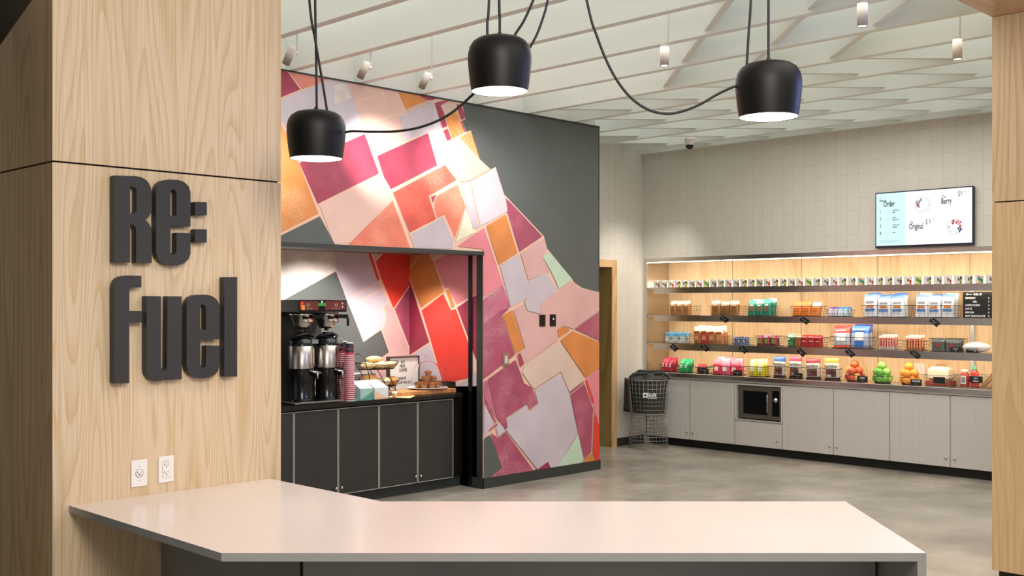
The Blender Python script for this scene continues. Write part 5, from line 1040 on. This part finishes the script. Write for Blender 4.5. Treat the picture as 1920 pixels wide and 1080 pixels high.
# ================================================================ PRICE TAGS
def ptag(u, v, x, rot, label, lines, w_=.105, h=.052, digit=None, z=None, back=None):
    p = on_x(u, v, x); t = thing('price_tag', label, 'price tag', (x, p.y, z if z is not None else p.z)); R = Matrix.Rotation(math.radians(rot), 4, 'Z'); T = FX(0, 0, 0) @ R
    MB().box((-w_/2, -h/2, 0), (w_/2, h/2, .003), 'tagblack', T).build('card', t)
    mb = MB()
    if lines:
        for i, s in enumerate(lines): text(mb, s, 0, h*.08-i*h*.42, h*.36, 'chalk', T, .8, 'CENTER', z=.0034, bold=.0003)
    else:
        random.seed(int(u*7)); pts = []
        for k in range(9): pts.append((-w_*.34+k*w_*.075, h*.12+random.uniform(-.005, .005), .0034))
        mb.tube([T @ Vector(q) for q in pts], .0009, 'chalk', 4); mb.tube([T @ Vector(q) for q in [(-.006, -h*.1, .0034), (.004, -h*.12, .0034), (-.002, -h*.22, .0034), (.004, -h*.32, .0034), (-.006, -h*.36, .0034)]], .0009, 'chalk', 4)
        mb.lathe([(.0001, .0005), (.004, .0005)], 'chalk', 8, T @ Matrix.Translation((-w_*.42, h*.28, .0034)))
    mb.build('chalk_writing', t); return t
xt = XW-.006
for u, v, nm in ((1357, 598.5, 'hanging below the darker kraft bags on the second shelf'), (1508, 601, 'hanging below the orange bags'), (1752, 604, 'hanging below the white bags beside the price board'),
                 (1263, 652, 'hanging below the blue and white bars'), (1321, 652, 'hanging below the cream-topped bags'), (1393, 655.5, 'hanging below the low blue packs'), (1502, 661, 'hanging below the green and red packs'), (1593, 662, 'hanging below the tall red and blue bags'), (1715, 664, 'hanging below the orange-red rolls')):
    ptag(u, v, xt, -38 if v > 603 else -28, 'tilted black price tag '+nm, None)
xc = 10.925
for u, v, nm, ls, w_ in ((1321.5, 698.5, 'before the red-topped brown packs on the counter', None, .11), (1383, 700.5, 'before the pink bags on the counter', None, .12), (1496, 705, 'before the red-topped bark pouch', None, .12), (1617, 711, 'reading apples before the apple basket', ('APPLES', '1'), .12), (1718, 717.5, 'reading oranges before the orange basket', ('ORANGES', '1'), .12), (1761, 713, 'left blank before the bread box', ('',), .12), (1830, 711.5, 'reading fix it station before the sauces', ('Fix it', 'Station'), .13)):
    h_ = .066; ptag(u, v, xc, 0, 'upright black card '+nm, ls, w_=w_, h=h_, z=max(on_x(u, v, xc).z, Z1+h_/2+.001))
for u, v, nm, ls in ((1792, 658, 'before the grey foil packs on the third shelf', ('Brownie', '3')), (1821.5, 658, 'reading wipe with a heart before the wipes pack', ('Wipe', ''))):
    t = ptag(u, v, 10.93, 0, 'small black card '+nm, ls, w_=.11, h=.05, z=Z3+.026)
T = FX(0, 0, 0); hp = [(-.0, -.012), (.010, 0), (.010, .006), (.005, .009), (0, .005), (-.005, .009), (-.010, .006), (-.010, 0)]
MB().prism([(.035+a_*1.1, -.006+b__*1.1) for a_, b__ in hp], .003, .0042, 'chalk', T).build('heart', t)
# coffee price board
a, b_ = on_x(1805, 547, 10.95), on_x(1862, 595, 10.95); bw2 = (a.y-b_.y)/2; bh = 1.865-Z2
t = thing('coffee_price_board', 'black letter board of coffee prices at the right end of the second shelf', 'sign', (10.95, (a.y+b_.y)/2, Z2+.001)); T = FX(0, 0, 0)
MB().box((-bw2, 0, -.03), (bw2, bh, 0), 'black', T, bev=.003).build('board', t); mb = MB()
mb.box((-bw2*.72, bh-.028, .0005), (-bw2*.4, bh-.022, .001), 'chalk', T); mb.prism([(-bw2*.8, bh-.025), (-bw2*.66, bh-.015), (-bw2*.66, bh-.035)], .0005, .001, 'chalk', T)
text(mb, 'FUEL UP', -bw2*.28, bh-.034, .024, 'chalk', T, .95, z=.0006, bold=.0008)
for i, (s, n_, al) in enumerate((('ESPRESSO', '2', 0), ('DBL', '3', .075), ('CAPPUCCINO', '4', 0), ('LATTE', '4', 0), ('MOCHA', '4', 0), ('HOT CHOCOLATE', '3', 0))):
    z_ = bh-.071-i*.0355; text(mb, s, -bw2*.82+al, z_, .025, 'chalk', T, .92, z=.0006, bold=.0009); text(mb, n_, bw2*.68, z_, .025, 'chalk', T, 1, z=.0006, bold=.0009)
mb.build('lettering', t)
# ================================================================ WIRE BIN
bxp, byp = 10.555, 8.05
t = thing('wire_bin', 'tall grey wire bin with a flared foot in the corner beside the white cabinets', 'bin', (bxp, byp, 0))
def ring(mb, r_, z, w_, m='wire_grey'): mb.tube([(r_*math.cos(2*PI*k/40), r_*math.sin(2*PI*k/40), z) for k in range(40)], w_, m, 5, closed=True)
up = [(.42, .218), (.83, .262)]; lo = [(.012, .238), (.42, .212)]
for nm, (a_, b__), nz in (('upper_cage', up, 8), ('lower_cage', lo, 9)):
    mb = MB()
    for k in range(nz+1): s = k/nz; ring(mb, a_[1]+(b__[1]-a_[1])*s, a_[0]+(b__[0]-a_[0])*s, .004 if k in (0, nz) else .0024)
    for k in range(30): c_, s_ = math.cos(2*PI*k/30), math.sin(2*PI*k/30); mb.tube([(a_[1]*c_, a_[1]*s_, a_[0]), (b__[1]*c_, b__[1]*s_, b__[0])], .0024, 'wire_grey', 4)
    mb.build(nm, t)
mb = MB(); [mb.tube([(-.21, -.21+.42*k/12*1, .425) if 0 else (-math.sqrt(max(0, .215**2-(-.2+.4*k/12)**2)), -.2+.4*k/12, .425), (math.sqrt(max(0, .215**2-(-.2+.4*k/12)**2)), -.2+.4*k/12, .425)], .0018, 'wire_grey', 4) for k in range(13)]; mb.build('cage_floor', t)
M['cloth'] = noisy('dark_grey_cloth', '#343331', .15, 20, .8)
t = thing('tote_bag', 'dark grey cloth bag with a white loft logo sitting in the wire bin', 'bag', (bxp, byp, .43))
mb = MB(); n_ = 40; rows = 10; vs = []
for j in range(rows+1):
    s = j/rows
    for k in range(n_):
        a_ = 2*PI*k/n_; r_ = (.19+.045*s)*(1+.012*math.sin(a_*9+s*3)+.01*math.sin(a_*5)); vs.append((r_*math.cos(a_), r_*math.sin(a_), .02*0+s*.40+(.018*math.sin(a_*3+1)*(s > .95))))
mb.add(vs, [(j*n_+k, j*n_+(k+1) % n_, (j+1)*n_+(k+1) % n_, (j+1)*n_+k) for j in range(rows) for k in range(n_)], 'cloth', True)
mb.add(vs[:n_], [tuple(range(n_-1, -1, -1))], 'cloth')
vs2 = [vs[rows*n_+k] for k in range(n_)]+[(v_[0]*.55+.02*math.sin(k), v_[1]*.55, .45+.035*math.sin(k*.8)) for k, v_ in enumerate(vs[rows*n_:])]+[(0, 0, .44)]
mb.add(vs2, [(k, (k+1) % n_, n_+(k+1) % n_, n_+k) for k in range(n_)]+[(n_+k, n_+(k+1) % n_, 2*n_) for k in range(n_)], 'cloth', True); mb.build('bag_body', t)
mb = MB()
mb.tube([(-.22, .08, .37), (-.24, .1, .43), (-.2, .08, .47), (-.1, 0, .475), (-.02, -.05, .465), (.06, -.14, .48), (.1, -.22, .455), (.09, -.235, .4)], .016, 'cloth', 8)
mb.tube([(-.1, .2, .42), (-.05, .1, .5), (.03, .02, .49), (.12, -.1, .5), (.2, -.13, .44)], .018, 'cloth', 8); mb.build('straps', t)
mb = MB(); R = Matrix.Rotation(math.radians(-45), 4, 'Z')   # logo faces the room
Tl = Matrix.Rotation(math.radians(42), 4, 'Z') @ FX(-.25, 0, 0); mb.box((-.085, .20, .0), (-.03, .255, .002), 'chalk', Tl); mb.box((-.07, .213, .002), (-.045, .24, .003), 'cloth', Tl)
text(mb, 'loft', -.022, .202, .075, 'chalk', Tl, .95, z=.001, bold=.0015); mb.box((-.03, .185, 0), (.08, .189, .002), 'chalk', Tl); mb.build('logo', t)
t = thing('dark_jacket', 'dark brown cloth hanging over the left side of the wire bin', 'cloth', (bxp, byp, 0)); mb = MB(); q = 14; vs = []
for j in range(9):
    s = j/8
    for k in range(q): a_ = math.radians(118+50*k/(q-1)*(.85+.15*s)); r_ = .272+.006*math.sin(k*1.7+j*.4)+.012*s; vs.append((r_*math.cos(a_), r_*math.sin(a_), .845-.40*s))
for j in range(9):
    s = j/8
    for k in range(q): x_, y_, z_ = vs[j*q+k]; vs.append((x_*1.045, y_*1.045, z_))
g = 9*q; fs = [(j*q+k, j*q+k+1, (j+1)*q+k+1, (j+1)*q+k) for j in range(8) for k in range(q-1)]; fs += [tuple(g+i for i in reversed(f)) for f in fs]
fs += [(k, g+k, g+k+1, k+1) for k in range(q-1)]+[(8*q+k+1, g+8*q+k+1, g+8*q+k, 8*q+k) for k in range(q-1)]+[(j*q, (j+1)*q, g+(j+1)*q, g+j*q) for j in range(8)]+[(j*q+q-1, g+j*q+q-1, g+(j+1)*q+q-1, (j+1)*q+q-1) for j in range(8)]
mb.add(vs, fs, pm('#3a322b', .85), True); mb.build('drape', t)
